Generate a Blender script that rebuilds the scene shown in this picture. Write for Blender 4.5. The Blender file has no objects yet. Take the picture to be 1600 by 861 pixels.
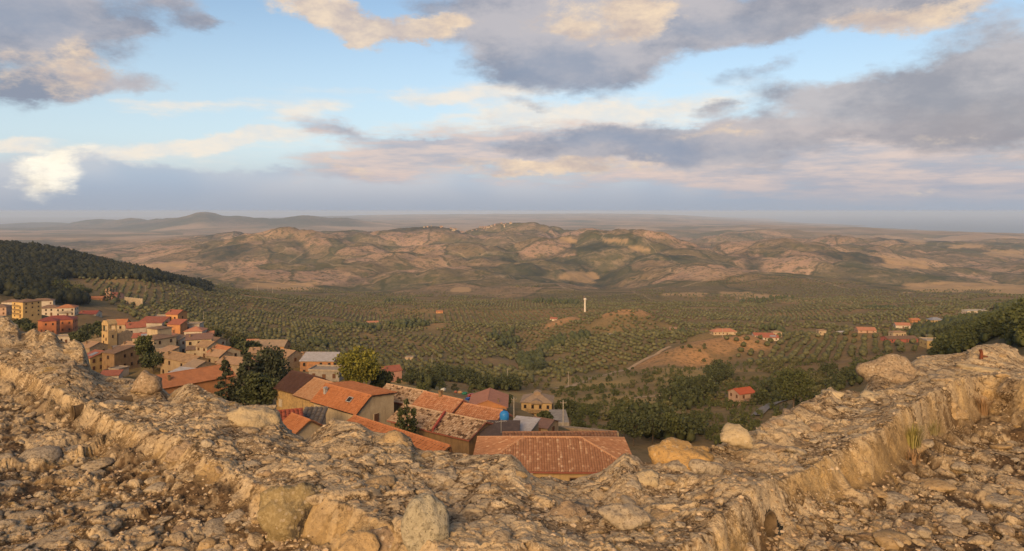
import bpy, math, random
import numpy as np
from mathutils import Vector, Matrix, noise as mnoise

# ------------------------------------------------------------------ camera, world, sun, exposure
scene = bpy.context.scene
C = scene.collection
F, Y0 = 1100.0, 330.0          # focal length in photo pixels (photo 1600 wide), eye-level row
EYE = 1.55                     # eye height above the castle terrace; the camera is the origin

cam = bpy.data.cameras.new("camera")
camo = bpy.data.objects.new("camera", cam)
C.objects.link(camo)
camo.rotation_euler = (math.radians(90), 0, 0)
cam.sensor_fit = 'HORIZONTAL'
cam.sensor_width = 36.0
cam.lens = 36.0 * F / 1600.0
cam.shift_y = -(430.5 - Y0) / 1600.0
cam.clip_start = 0.05
cam.clip_end = 250000.0
scene.camera = camo

SUN_AZ, SUN_EL = math.radians(-163), math.radians(21)     # azimuth clockwise from +Y (behind, to the left)
SKY_STRENGTH = 0.1
sd = Vector((math.sin(SUN_AZ) * math.cos(SUN_EL), math.cos(SUN_AZ) * math.cos(SUN_EL), math.sin(SUN_EL)))
sun = bpy.data.lights.new("sun", 'SUN')
sun.energy = 4.4
sun.angle = math.radians(38)
sun.color = (1.0, 0.64, 0.30)
suno = bpy.data.objects.new("sun", sun)
C.objects.link(suno)
suno.rotation_euler = (-sd).to_track_quat('-Z', 'Y').to_euler()
suno.location = sd * 200

vs = scene.view_settings
vs.view_transform = 'Standard'
vs.look = 'None'
vs.gamma = 1.0
vs.use_curve_mapping = False
vs.exposure = 0.42
scene.cycles.use_denoising = True
scene.cycles.volume_bounces = 1
scene.cycles.max_bounces = 5
scene.cycles.diffuse_bounces = 3
scene.cycles.transparent_max_bounces = 6


class NT:
    """small helper to write node trees as expressions"""
    def __init__(self, tree):
        self.t = tree
    def n(self, kind, **kw):
        nd = self.t.nodes.new(kind)
        for k, v in kw.items():
            setattr(nd, k, v)
        return nd
    def put(self, sock, v):
        if isinstance(v, bpy.types.NodeSocket):
            self.t.links.new(v, sock)
        elif isinstance(v, (tuple, list)):
            n = len(sock.default_value)
            v = list(v)
            if n == 4 and len(v) == 3:
                v = v + [1.0]
            sock.default_value = v
        else:
            sock.default_value = v
    def math(self, op, a, b=0.0, c=0.0, clamp=False):
        nd = self.n('ShaderNodeMath', operation=op, use_clamp=clamp)
        self.put(nd.inputs[0], a); self.put(nd.inputs[1], b); self.put(nd.inputs[2], c)
        return nd.outputs[0]
    def vmath(self, op, a, b=(0, 0, 0)):
        nd = self.n('ShaderNodeVectorMath', operation=op)
        self.put(nd.inputs[0], a)
        if op == 'SCALE':
            self.put(nd.inputs['Scale'], b)
        else:
            self.put(nd.inputs[1], b)
        return nd.outputs['Value'] if op in ('LENGTH', 'DOT_PRODUCT', 'DISTANCE') else nd.outputs[0]
    def mapr(self, v, a, b, c=0.0, d=1.0, kind='SMOOTHSTEP'):
        nd = self.n('ShaderNodeMapRange', interpolation_type=kind)
        self.put(nd.inputs['Value'], v)
        for k, x in zip(('From Min', 'From Max', 'To Min', 'To Max'), (a, b, c, d)):
            self.put(nd.inputs[k], x)
        return nd.outputs['Result']
    def mix(self, f, a, b, blend='MIX'):
        nd = self.n('ShaderNodeMix', data_type='RGBA', blend_type=blend)
        self.put(nd.inputs['Factor'], f)
        self.put(nd.inputs[6], a); self.put(nd.inputs[7], b)
        return nd.outputs[2]
    def noise(self, vec, scale, detail=4.0, rough=0.55, dist=0.0, out='Fac'):
        nd = self.n('ShaderNodeTexNoise')
        if vec is not None:
            self.put(nd.inputs['Vector'], vec)
        self.put(nd.inputs['Scale'], scale); self.put(nd.inputs['Detail'], detail)
        self.put(nd.inputs['Roughness'], rough); self.put(nd.inputs['Distortion'], dist)
        return nd.outputs[out]
    def voro(self, vec, scale, feature='F1', rnd=1.0, out='Distance'):
        nd = self.n('ShaderNodeTexVoronoi', feature=feature)
        self.put(nd.inputs['Vector'], vec); self.put(nd.inputs['Scale'], scale)
        self.put(nd.inputs['Randomness'], rnd)
        return nd.outputs[out]
    def ramp(self, f, stops, kind='LINEAR'):
        nd = self.n('ShaderNodeValToRGB')
        cr = nd.color_ramp
        cr.interpolation = kind
        while len(cr.elements) < len(stops):
            cr.elements.new(0.5)
        for e, (p, c) in zip(cr.elements, stops):
            e.position = p
            e.color = (c[0], c[1], c[2], 1.0)
        self.put(nd.inputs[0], f)
        return nd.outputs[0]
    def sep(self, v):
        nd = self.n('ShaderNodeSeparateXYZ'); self.put(nd.inputs[0], v)
        return nd.outputs
    def comb(self, x, y, z=0.0):
        nd = self.n('ShaderNodeCombineXYZ')
        self.put(nd.inputs[0], x); self.put(nd.inputs[1], y); self.put(nd.inputs[2], z)
        return nd.outputs[0]
    def attr(self, name, out='Color'):
        nd = self.n('ShaderNodeAttribute', attribute_name=name)
        return nd.outputs[out]


def px_dir(px, py):
    v = Vector(((px - 800) / F, 1.0, -(py - Y0) / F)).normalized()
    return math.atan2(v.x, v.y), math.asin(v.z)


def build_world():
    w = bpy.data.worlds.new("World")
    scene.world = w
    w.use_nodes = True
    w.cycles.sampling_method = 'MANUAL'
    w.cycles.sample_map_resolution = 256
    t = w.node_tree
    t.nodes.clear()
    N = NT(t)
    out = N.n('ShaderNodeOutputWorld')
    bg = N.n('ShaderNodeBackground')
    sky = N.n('ShaderNodeTexSky', sky_type='NISHITA')
    sky.sun_disc = False
    sky.sun_elevation = SUN_EL
    sky.sun_rotation = SUN_AZ
    sky.altitude = 500
    sky.air_density = 1.0
    sky.dust_density = 1.2
    sky.ozone_density = 1.4
    g = N.n('ShaderNodeTexCoord').outputs['Generated']
    x, y, z = N.sep(N.vmath('NORMALIZE', g))[:3]
    az = N.math('ARCTAN2', x, y)
    el = N.math('ARCSINE', z)
    # domain warp so that cloud edges turn ragged
    pv = N.comb(az, N.math('MULTIPLY', el, 2.0))
    wn = N.n('ShaderNodeTexNoise')
    N.put(wn.inputs['Vector'], pv); N.put(wn.inputs['Scale'], 8.0); N.put(wn.inputs['Detail'], 7.0); N.put(wn.inputs['Roughness'], 0.66)
    wx, wy, wz = N.sep(N.vmath('SCALE', N.vmath('SUBTRACT', wn.outputs['Color'], (0.5, 0.5, 0.5)), 0.12))[:3]
    ux, uy = N.math('ADD', az, wx), N.math('ADD', el, N.math('MULTIPLY', wy, 0.5))
    chain = [0.0]      # the running total rides along in z so that the blobs are evaluated one after another

    def blobs(lst):
        tot = 0.0
        for (px, py, rx, ry, rot, amp) in lst:
            a, e = px_dir(px, py)
            ro = math.radians(rot)
            ca, sa = math.cos(ro) * F / rx, math.sin(ro) * F / rx
            cb, sb = math.cos(ro) * F / ry, math.sin(ro) * F / ry
            v = N.comb(ux, uy, chain[0])
            p = N.math('ADD', N.vmath('DOT_PRODUCT', v, (ca, sa, 1e-9)), -(ca * a + sa * e))
            q = N.math('ADD', N.vmath('DOT_PRODUCT', v, (-sb, cb, 1e-9)), -(-sb * a + cb * e))
            r2 = N.math('MULTIPLY_ADD', p, p, N.math('MULTIPLY', q, q))
            t_ = N.math('MULTIPLY_ADD', r2, -1 / 2.6, 1.0, clamp=True)
            tot = N.math('MULTIPLY_ADD', N.math('MULTIPLY', t_, t_), amp, tot)
            chain[0] = tot
        return tot
    fb = N.noise(pv, 10.0, 7.0, 0.64)
    fb2 = N.noise(N.vmath('ADD', pv, (3.1, 1.7, 0.4)), 17.0, 6.0, 0.66)
    lowf = N.noise(N.vmath('ADD', pv, (7.1, 2.7, 0.4)), 4.5, 2.0, 0.5)
    streak = N.noise(N.comb(az, N.math('MULTIPLY', el, 6.5)), 7.0, 6.0, 0.66)

    def alpha(lst, lo, hi, k=0.9, fbm=fb, top=1.0):
        b = blobs(lst)
        v = N.math('MULTIPLY_ADD', N.math('MULTIPLY', N.math('SUBTRACT', fbm, 0.5), k), N.math('MULTIPLY', b, 2.5, clamp=True), b)
        return N.mapr(v, lo, hi, 0.0, top)
    S = 0.765 / SKY_STRENGTH      # cloud and air colours are written as they show at the exposure above
    def col(r, g_, b):
        return (r * S, g_ * S, b * S)
    # clear sky: physical sky, and the paler, lavender air towards the horizon
    c = N.mix(1.0, sky.outputs[0], SKY_TINT, 'MULTIPLY')
    c = N.mix(N.mapr(el, 0.0, 0.34, 0.78, 0.0), c, col(0.60, 0.71, 0.80))
    c = N.mix(N.mapr(el, -0.01, 0.10, 0.92, 0.0), c, col(0.42, 0.44, 0.505))
    # thin cream cirrus
    ci = [(310, 224, 150, 12, 9, .75), (430, 214, 130, 12, 4, .6), (262, 165, 80, 11, 8, .6), (480, 176, 65, 14, 14, .5), (440, 158, 70, 12, 0, .45),
          (620, 150, 220, 11, -3, .4), (740, 145, 100, 14, 2, .55), (900, 184, 210, 22, 3, 1.0), (780, 122, 80, 18, 4, .6), (20, 224, 50, 8, 6, .7), (140, 236, 60, 9, 5, .3),
          (240, 250, 240, 28, 4, .3), (1220, 206, 150, 20, 0, .8), (1190, 245, 80, 14, 0, .8), (620, 215, 220, 30, 0, .25), (1060, 272, 160, 14, 0, .7), (1000, 150, 260, 30, 0, .35)]
    c = N.mix(alpha(ci, 0.10, 0.85, 1.6, streak, 0.85), c, N.mix(N.mapr(fb2, .35, .65), col(0.76, 0.76, 0.74), col(0.93, 0.82, 0.69)))
    # blue-lavender banks low over the plain
    bank = [(230, 292, 260, 26, 0, .9), (430, 290, 270, 22, 0, .9), (165, 276, 110, 28, -6, 1.3), (640, 305, 450, 32, 0, .75), (60, 318, 170, 30, 0, .5), (1000, 310, 520, 32, 0, .6), (1450, 322, 330, 24, 0, .6)]
    c = N.mix(alpha(bank, 0.12, 0.95, 1.0, streak, 0.75), c, N.mix(N.mapr(lowf, .35, .65), col(0.37, 0.455, 0.585), col(0.58, 0.58, 0.62)))
    # pinkish veils
    pk = [(850, 222, 260, 32, 0, .9), (760, 245, 170, 24, 0, .8), (1400, 258, 360, 54, 0, .9), (1250, 215, 230, 36, 0, .6), (520, 200, 60, 16, -18, .8), (540, 262, 110, 20, -3, .8),
          (1500, 300, 210, 32, 0, .5), (660, 240, 90, 18, 0, .5), (900, 275, 330, 18, 0, .55)]
    c = N.mix(alpha(pk, 0.12, 0.95, 1.8, streak, 0.85), c, N.mix(N.mapr(streak, .34, .66), col(0.40, 0.40, 0.47), col(0.74, 0.57, 0.50)))
    # the same haze that lies over the plain thins out just above eye level
    c = N.mix(N.mapr(el, -0.002, 0.05, 0.95, 0.0), c, col(0.37, 0.41, 0.485))
    # grey-violet cumulus bodies
    gr = [(10, -6, 190, 64, 0, 1.2), (30, 70, 120, 80, 0, .9), (140, 128, 100, 15, 4, .9), (90, 138, 80, 18, 0, .7), (315, 31, 40, 14, 0, .9), (205, 38, 30, 12, 0, .7), (265, -4, 40, 14, 0, .6),
          (830, 20, 210, 80, 0, 1.3), (890, 100, 130, 54, 0, 1.1), (970, 78, 110, 34, -18, .8), (1170, 10, 320, 46, 0, 1.2), (1080, 44, 130, 32, 0, .5), (1410, 6, 150, 40, 0, .8),
          (1440, 165, 230, 46, 0, 1.15), (1570, 170, 160, 78, 0, 1.1), (1580, 95, 130, 50, 0, .8), (1260, 150, 110, 24, -10, .4), (1140, 118, 56, 20, 0, .7), (1222, 94, 36, 16, 20, .6), (1108, 168, 40, 12, 0, .8), (1330, 192, 160, 30, 0, .35),
          (1000, 218, 190, 30, 0, 1.3), (1110, 238, 150, 30, -4, 1.25), (880, 236, 180, 18, 0, .6), (815, 160, 56, 12, -8, .7), (548, 208, 44, 10, -20, .6), (1520, 16, 100, 34, 0, .5)]
    tone = N.math('MULTIPLY_ADD', fb2, .45, N.math('MULTIPLY', lowf, .75))
    body = N.mix(N.mapr(tone, .46, .74), col(0.26, 0.29, 0.37), col(0.52, 0.49, 0.51))
    body = N.mix(N.mapr(az, 0.1, 0.6, 0.0, 0.6), body, N.mix(N.mapr(tone, .46, .74), col(0.34, 0.315, 0.33), col(0.54, 0.49, 0.48)))
    c = N.mix(alpha(gr[:13], 0.34, 1.12, 1.7, fb, 0.95), c, body)
    c = N.mix(alpha(gr[13:], 0.36, 1.18, 1.7, fb, 0.92), c, body)
    # heavier blue-grey undersides
    dk = [(870, 108, 120, 36, 0, .9), (960, 216, 150, 20, 0, .8), (20, 10, 150, 44, 0, .8), (1110, 240, 120, 20, 0, .7), (1500, 190, 200, 40, 0, .7), (1130, 36, 200, 20, 0, .6)]
    c = N.mix(alpha(dk, 0.15, 1.0, 1.4, fb, 0.75), c, N.mix(N.mapr(az, 0.2, 0.6), col(0.27, 0.33, 0.44), col(0.36, 0.34, 0.36)))
    # sunlit cream and peach faces
    li = [(75, 105, 80, 28, 0, .6), (145, 85, 30, 34, -40, .8), (100, 138, 90, 12, 0, .45), (480, 8, 76, 20, -4, .95), (545, 36, 72, 24, -24, .95), (620, 44, 95, 19, 6, 1.0), (690, 40, 50, 20, 0, .8),
          (930, 24, 130, 40, 0, .7), (1012, 22, 54, 30, -20, .7), (905, 55, 56, 20, 0, .45), (1435, 26, 105, 26, 4, .8), (1380, 34, 80, 15, 0, .45), (1500, 215, 80, 14, 0, .45),
          (760, 258, 150, 11, -3, .5), (900, 256, 130, 14, 4, .7), (930, 268, 150, 9, 2, .6), (1110, 208, 70, 11, 0, .6), (540, 260, 60, 9, -16, .5), (1390, 305, 80, 11, 0, .4)]
    peach = N.mix(N.mapr(fb, .34, .66), col(0.56, 0.46, 0.42), col(0.95, 0.74, 0.52))
    c = N.mix(alpha(li[:10], 0.26, 1.05, 2.4, fb2, 0.88), c, peach)
    c = N.mix(alpha(li[10:], 0.26, 1.05, 2.4, fb2, 0.88), c, peach)
    br = [(80, 264, 38, 30, 30, 1.0), (112, 240, 64, 11, 14, .6), (74, 284, 36, 13, 0, .4)]
    c = N.mix(alpha(br, 0.12, 1.4, 2.0, fb2, 0.85), c, N.mix(N.mapr(fb2, .3, .6), col(0.95, 0.84, 0.66), col(1.15, 1.05, 0.86)))
    # the same broken cloud goes on over the rest of the sky
    rest = N.math('MAXIMUM', N.mapr(N.math('ABSOLUTE', az), 0.68, 0.95), N.mapr(el, 0.33, 0.50))
    far = N.math('MULTIPLY', rest, N.mapr(N.noise(N.vmath('MULTIPLY', g, (1, 1, 2.2)), 2.4, 4.0, 0.58), 0.46, 0.62, 0.0, 0.9))
    c = N.mix(far, c, N.mix(N.mapr(fb2, .32, .68), col(0.27, 0.265, 0.31), col(0.72, 0.57, 0.47)))
    t.links.new(c, bg.inputs['Color'])
    bg.inputs['Strength'].default_value = SKY_STRENGTH
    t.links.new(bg.outputs[0], out.inputs[0])


SKY_TINT = (1.19, 1.18, 1.13)
build_world()

# ------------------------------------------------------------------ numpy noise
def _h(ix, iy, s):
    n = (ix * 374761393 + iy * 668265263 + s * 1442695041) & 0xffffffff
    n = ((n ^ (n >> 13)) * 1274126177) & 0xffffffff
    n = n ^ (n >> 16)
    return n.astype(np.float64) / 4294967296.0

def vnoise(x, y, s=0):
    fx, fy = np.floor(x), np.floor(y)
    ix, iy = fx.astype(np.int64), fy.astype(np.int64)
    u, v = x - fx, y - fy
    u = u * u * u * (u * (u * 6 - 15) + 10); v = v * v * v * (v * (v * 6 - 15) + 10)
    a, b, c, d = _h(ix, iy, s), _h(ix + 1, iy, s), _h(ix, iy + 1, s), _h(ix + 1, iy + 1, s)
    return (a * (1 - u) + b * u) * (1 - v) + (c * (1 - u) + d * u) * v - 0.5

def fbm(x, y, octv=5, s=0, g=0.5):
    r = np.zeros_like(x, dtype=float); a = 1.0
    for i in range(octv):
        r += a * vnoise(x, y, s + 17 * i)
        x, y = 1.62 * x + 1.17 * y + 5.3, -1.17 * x + 1.62 * y + 2.1
        a *= g
    return r

def ridged(x, y, octv=5, s=0, g=0.5):
    r = np.zeros_like(x, dtype=float); a = 1.0
    for i in range(octv):
        r += a * (0.5 - 2 * np.abs(vnoise(x, y, s + 31 * i)))
        x, y = 1.62 * x + 1.17 * y + 5.3, -1.17 * x + 1.62 * y + 2.1
        a *= g
    return r

def cells(x, y, s=0):
    """F1, F2 and a random number of the nearest cell"""
    fx, fy = np.floor(x).astype(np.int64), np.floor(y).astype(np.int64)
    f1 = np.full(x.shape, 9.0); f2 = np.full(x.shape, 9.0); rid = np.zeros(x.shape)
    for i in (-1, 0, 1):
        for j in (-1, 0, 1):
            cx, cy = fx + i, fy + j
            d = np.hypot(cx + _h(cx, cy, s) - x, cy + _h(cx, cy, s + 7) - y)
            r = _h(cx, cy, s + 13)
            m = d < f1
            f2 = np.where(m, f1, np.minimum(f2, d)); rid = np.where(m, r, rid); f1 = np.where(m, d, f1)
    return f1, f2, rid

def cellsx(x, y, s=0):
    """F1, F2, three random numbers of the nearest cell and the offset from its centre"""
    fx, fy = np.floor(x).astype(np.int64), np.floor(y).astype(np.int64)
    f1 = np.full(x.shape, 9.0); f2 = np.full(x.shape, 9.0); bx = np.zeros(x.shape, np.int64); by = np.zeros(x.shape, np.int64)
    ox = np.zeros(x.shape); oy = np.zeros(x.shape)
    for i in (-1, 0, 1):
        for j in (-1, 0, 1):
            cx, cy = fx + i, fy + j
            dx, dy = x - cx - _h(cx, cy, s), y - cy - _h(cx, cy, s + 7)
            d = np.hypot(dx, dy)
            m = d < f1
            f2 = np.where(m, f1, np.minimum(f2, d)); f1 = np.where(m, d, f1)
            bx = np.where(m, cx, bx); by = np.where(m, cy, by); ox = np.where(m, dx, ox); oy = np.where(m, dy, oy)
    return f1, f2, _h(bx, by, s + 13), _h(bx, by, s + 19), _h(bx, by, s + 23), ox, oy

def lumps(x, y, octv=4, s=0, g=0.5):
    r = np.zeros_like(x, dtype=float); a = 1.0
    for i in range(octv):
        r += a * (2 * np.abs(vnoise(x, y, s + 29 * i)) - .3)
        x, y = 1.62 * x + 1.17 * y + 5.3, -1.17 * x + 1.62 * y + 2.1
        a *= g
    return r

def sst(x, a, b):
    t = np.clip((x - a) / (b - a), 0, 1)
    return t * t * (3 - 2 * t)

def blur1(a, n, axis):
    k = np.exp(-0.5 * (np.arange(-3 * n, 3 * n + 1) / n) ** 2); k /= k.sum()
    a = np.moveaxis(a, axis, 0)
    p = np.concatenate([np.repeat(a[:1], 3 * n, 0), a, np.repeat(a[-1:], 3 * n, 0)])
    o = sum(k[i] * p[i:i + a.shape[0]] for i in range(len(k)))
    return np.moveaxis(o, 0, axis)

# ------------------------------------------------------------------ object helpers
def tag(o, label=None, cat=None, group=None, kind=None):
    if label: o['label'] = label
    if cat: o['category'] = cat
    if group: o['group'] = group
    if kind: o['kind'] = kind
    return o

def link(name, me, parent=None, mats=()):
    o = bpy.data.objects.new(name, me)
    C.objects.link(o)
    if parent is not None:
        o.parent = parent
    for m in mats:
        if me is not None and me.users == 1:
            me.materials.append(m)
    return o

def empty(name, loc, rz=0.0):
    o = bpy.data.objects.new(name, None)
    C.objects.link(o)
    o.location = loc
    o.rotation_euler = (0, 0, rz)
    o.empty_display_size = 0.5
    return o

def npmesh(name, verts, faces, smooth=False, mats=(), attrs=None):
    """verts (n,3), faces (m,k) array with one k"""
    verts = np.asarray(verts, dtype=np.float32); faces = np.asarray(faces, dtype=np.int32)
    me = bpy.data.meshes.new(name)
    me.vertices.add(len(verts)); me.vertices.foreach_set('co', verts.ravel())
    m, k = faces.shape
    me.loops.add(m * k); me.loops.foreach_set('vertex_index', faces.ravel())
    me.polygons.add(m); me.polygons.foreach_set('loop_start', np.arange(0, m * k, k, dtype=np.int32))
    me.update(calc_edges=True)
    me.polygons.foreach_set('use_smooth', np.full(m, smooth, dtype=bool))
    for mt in mats:
        me.materials.append(mt)
    for an, (dom, typ, val) in (attrs or {}).items():
        at = me.attributes.new(an, typ, dom)
        key = 'color' if typ == 'FLOAT_COLOR' else 'value'
        at.data.foreach_set(key, np.asarray(val, dtype=np.float32).ravel())
    me.validate(clean_customdata=False)
    return me

class MB:
    """collects polygons of one part"""
    def __init__(self):
        self.v = []; self.f = []
    def poly(self, pts):
        n = len(self.v); self.v += [tuple(p) for p in pts]; self.f.append(tuple(range(n, n + len(pts)))); return self
    def box(self, x0, x1, y0, y1, z0, z1):
        n = len(self.v)
        self.v += [(x0, y0, z0), (x1, y0, z0), (x1, y1, z0), (x0, y1, z0), (x0, y0, z1), (x1, y0, z1), (x1, y1, z1), (x0, y1, z1)]
        self.f += [tuple(n + i for i in q) for q in ((0, 3, 2, 1), (4, 5, 6, 7), (0, 1, 5, 4), (1, 2, 6, 5), (2, 3, 7, 6), (3, 0, 4, 7))]
        return self
    def prism(self, pts, vec):
        """closed solid from a planar polygon pushed along vec"""
        n = len(self.v); k = len(pts); vec = Vector(vec)
        self.v += [tuple(p) for p in pts] + [tuple(Vector(p) + vec) for p in pts]
        self.f.append(tuple(range(n + k - 1, n - 1, -1))); self.f.append(tuple(range(n + k, n + 2 * k)))
        for i in range(k):
            j = (i + 1) % k
            self.f.append((n + i, n + j, n + k + j, n + k + i))
        return self
    def tube(self, pts, rad, sides=8, cap=True):
        rs = rad if isinstance(rad, (list, tuple)) else [rad] * len(pts)
        n = len(self.v)
        P = [Vector(p) for p in pts]
        for i, p in enumerate(P):
            d = (P[min(i + 1, len(P) - 1)] - P[max(i - 1, 0)]).normalized()
            a = d.orthogonal().normalized() if abs(d.z) < 0.99 else Vector((1, 0, 0))
            a = (a - d * a.dot(d)).normalized(); b = d.cross(a)
            for s in range(sides):
                t = 2 * math.pi * s / sides
                self.v.append(tuple(p + (a * math.cos(t) + b * math.sin(t)) * rs[i]))
        for i in range(len(P) - 1):
            for s in range(sides):
                s2 = (s + 1) % sides
                self.f.append((n + i * sides + s, n + i * sides + s2, n + (i + 1) * sides + s2, n + (i + 1) * sides + s))
        if cap:
            self.f.append(tuple(n + s for s in range(sides - 1, -1, -1)))
            e = n + (len(P) - 1) * sides
            self.f.append(tuple(e + s for s in range(sides)))
        return self
    def build(self, name, mat, parent=None, smooth=False):
        me = bpy.data.meshes.new(name)
        me.from_pydata(self.v, [], self.f); me.update()
        if smooth:
            me.polygons.foreach_set('use_smooth', np.ones(len(me.polygons), dtype=bool))
        if mat is not None:
            me.materials.append(mat)
        return link(name, me, parent)

# ------------------------------------------------------------------ materials
MATS = {}
def new_mat(name):
    m = bpy.data.materials.new(name)
    m.use_nodes = True
    t = m.node_tree; t.nodes.clear()
    N = NT(t)
    out = N.n('ShaderNodeOutputMaterial'); b = N.n('ShaderNodeBsdfPrincipled')
    t.links.new(b.outputs[0], out.inputs[0])
    b.inputs['Roughness'].default_value = 0.9
    b.inputs['Specular IOR Level'].default_value = 0.2
    return m, N, b

def bump(N, b, h, strength, dist):
    nd = N.n('ShaderNodeBump')
    nd.inputs['Strength'].default_value = strength; nd.inputs['Distance'].default_value = dist
    N.put(nd.inputs['Height'], h)
    N.t.links.new(nd.outputs[0], b.inputs['Normal'])

def plain(name, c1, c2=None, scale=1.5, rough=0.9, bstr=0.3, bdist=0.03, stain=None, metal=0.0):
    """two-tone weathered surface: large patches, fine grain and streak stains"""
    if name in MATS: return MATS[name]
    m, N, b = new_mat(name)
    c2 = c2 or tuple(v * 0.72 for v in c1)
    p = N.n('ShaderNodeTexCoord').outputs['Object']
    n1 = N.noise(p, scale, 6, 0.6); n2 = N.noise(p, scale * 9, 4, 0.6)
    c = N.mix(N.mapr(n1, .35, .65), c1, c2)
    c = N.mix(N.mapr(n2, .4, .75, 0, .45), c, tuple(v * 0.6 for v in c1))
    if stain:
        s = N.noise(N.vmath('MULTIPLY', p, (1, 1, 0.18)), 2.2, 5, 0.65)
        c = N.mix(N.mapr(s, .5, .72, 0, .7), c, stain)
    N.put(b.inputs['Base Color'], c)
    b.inputs['Roughness'].default_value = rough
    b.inputs['Metallic'].default_value = metal
    bump(N, b, N.math('ADD', n1, n2), bstr, bdist)
    MATS[name] = m
    return m

def tile_mat(name, stops, grime=(0.10, 0.075, 0.05), gr=0.35):
    """roof tiles: each tile's tint comes from the 'tint' face attribute"""
    if name in MATS: return MATS[name]
    m, N, b = new_mat(name)
    f = N.attr('tint', 'Fac')
    p = N.n('ShaderNodeTexCoord').outputs['Object']
    c = N.ramp(f, stops)
    n1 = N.noise(p, 0.9, 6, 0.6); n2 = N.noise(p, 9, 4, 0.6)
    c = N.mix(N.mapr(n1, .5, .75, 0, gr), c, grime)
    c = N.mix(N.mapr(n2, .45, .75, 0, .3), c, grime)
    N.put(b.inputs['Base Color'], c)
    bump(N, b, n2, .3, .02)
    MATS[name] = m
    return m

def leaf_mat(name, c1, c2, c3):
    if name in MATS: return MATS[name]
    m, N, b = new_mat(name)
    oi = N.n('ShaderNodeObjectInfo').outputs['Random']
    p = N.n('ShaderNodeNewGeometry').outputs['Position']
    r = N.n('ShaderNodeNewGeometry').outputs['Random Per Island']
    c = N.mix(N.noise(p, .35, 3, .6), c1, c2)
    c = N.mix(N.mapr(r, .2, 1.0, 0, .8), c, c3)
    c = N.mix(N.math('MULTIPLY', oi, .5), c, c2)
    N.put(b.inputs['Base Color'], c)
    b.inputs['Roughness'].default_value = .75
    MATS[name] = m
    return m

# ------------------------------------------------------------------ the buildings as data (built further down); they also level the ground under them
def at(px, py, d):
    return Vector(((px - 800) / F * d, d, -(py - Y0) / F * d))

HOUSES = []
def HP(label, px, pyg, d, L, W, H, yaw, roof, hr, wall, rmat, fl=2, nc=3, ns=2, name='house', **k):
    p = at(px, pyg, d)
    HOUSES.append(dict(label=label, x=p.x, y=p.y, g=p.z, L=L, W=W, H=H, yaw=yaw, roof=roof, hr=hr, wall=wall, rmat=rmat, fl=fl, nc=nc, ns=ns, name=name, **k))
def HF(label, fit, H, roof, wall, rmat, fl=2, nc=3, ns=2, name='house', **k):
    x, y, zE, yaw, L, W, hr = fit[:7]
    HOUSES.append(dict(label=label, x=x, y=y, g=zE - H, L=L, W=W, H=H, yaw=yaw, roof=roof, hr=hr, wall=wall, rmat=rmat, fl=fl, nc=nc, ns=ns, name=name,
                       rf=fit[7] if len(fit) > 7 else .5, dz=fit[8] if len(fit) > 8 else 0., **k))
# near the castle
HF('cream house with bright orange gable roof and skylight', (-23.76, 105.6, -28.54, -.691, 10.4, 6.76, 1.83, .344, 1.356), 6.5, 'gable', 'cream', 'orange', fl=2, nc=0, ns=1, tiled=True, pitch=.34, eaves='dark', chimney=1, skylight=True)
HF('yellow stone house under a dark brown roof, beside the orange-roofed house', (-35.37, 121.66, -30.37, -.68, 8.0, 6.94, 2.1, .458, 0), 5.5, 'gable', 'yellow_stone', 'brown', fl=1, nc=3, ns=1, tiled=True, pitch=.34, shutters='white')
HF('narrow house with pale tan roof wedged behind the orange-roofed house', (-31.2, 117.0, -30.2, -.70, 5.2, 7.4, 1.9, .5, 0), 5.5, 'gable', 'yellow_stone', 'tan_tile', fl=1, nc=2, ns=1, tiled=True, pitch=.34)
HF('small shed with rust-red corrugated roof below the dark brown roof', (-29.0, 92.3, -27.9, .35, 2.6, 3.6, 1.2, 1.0, 0), 3.5, 'mono', 'cream', 'rust', fl=1, nc=0, ns=0, tiled=True, pitch=.5)
HF('small shed with grey slab roof beside the rust-red roof', (-27.2, 96.2, -28.6, .05, 2.6, 4.2, 1.0, 1.0, 0), 3.5, 'mono', 'cream', 'grey_tile', fl=1, nc=0, ns=0, tiled=True, pitch=.7)
HF('small bright orange roof in the gap beside the cream house', (-25.2, 84.0, -25.7, -.75, 3.6, 3.2, 1.0, .5, 0), 4, 'gable', 'cream', 'orange', fl=1, nc=0, ns=0, tiled=True, pitch=.34)
HF('long low orange roof partly hidden by the parapet', (-12.8, 70.5, -24.0, -.72, 14.5, 4.6, 1.5, .9, 0), 5, 'gable', 'cream', 'orange', fl=1, nc=0, ns=1, tiled=True, pitch=.42)
HF('house under old mottled tiles behind the orange gable roof', (-17.0, 113.4, -30.0, -.6, 8.2, 5.0, 1.4, .5, 0), 5, 'gable', 'brown_wall', 'old_tile', fl=1, nc=2, ns=1, tiled=True, pitch=.38)
HF('house with salmon tiles and a brick chimney between mottled old roofs', (-10.65, 108.5, -30.0, -.66, 7.6, 4.8, 1.4, .5, 0), 5, 'gable', 'brown_wall', 'salmon', fl=1, nc=2, ns=1, tiled=True, pitch=.36, chimney=1)
HF('house under old mottled tiles left of the red gutter strip', (-12.3, 97.8, -28.9, -.62, 7.0, 5.8, 1.3, .5, 0), 5.5, 'gable', 'brown_wall', 'old_tile', fl=1, nc=2, ns=1, tiled=True, pitch=.38)
HF('brown house under old mottled tiles right of the red gutter strip', (-6.4, 94.0, -28.95, -.6, 6.8, 6.6, 1.3, .5, 0), 6, 'gable', 'brown_wall', 'old_tile', fl=1, nc=0, ns=1, tiled=True, pitch=.38)
HF('house with even salmon tile roof beside the blue water tank', (-4.45, 104.5, -30.2, -.6, 7.4, 3.6, 1.0, .5, 0), 5, 'gable', 'brown_wall', 'salmon', fl=1, nc=0, ns=1, tiled=True, pitch=.36)
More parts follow.
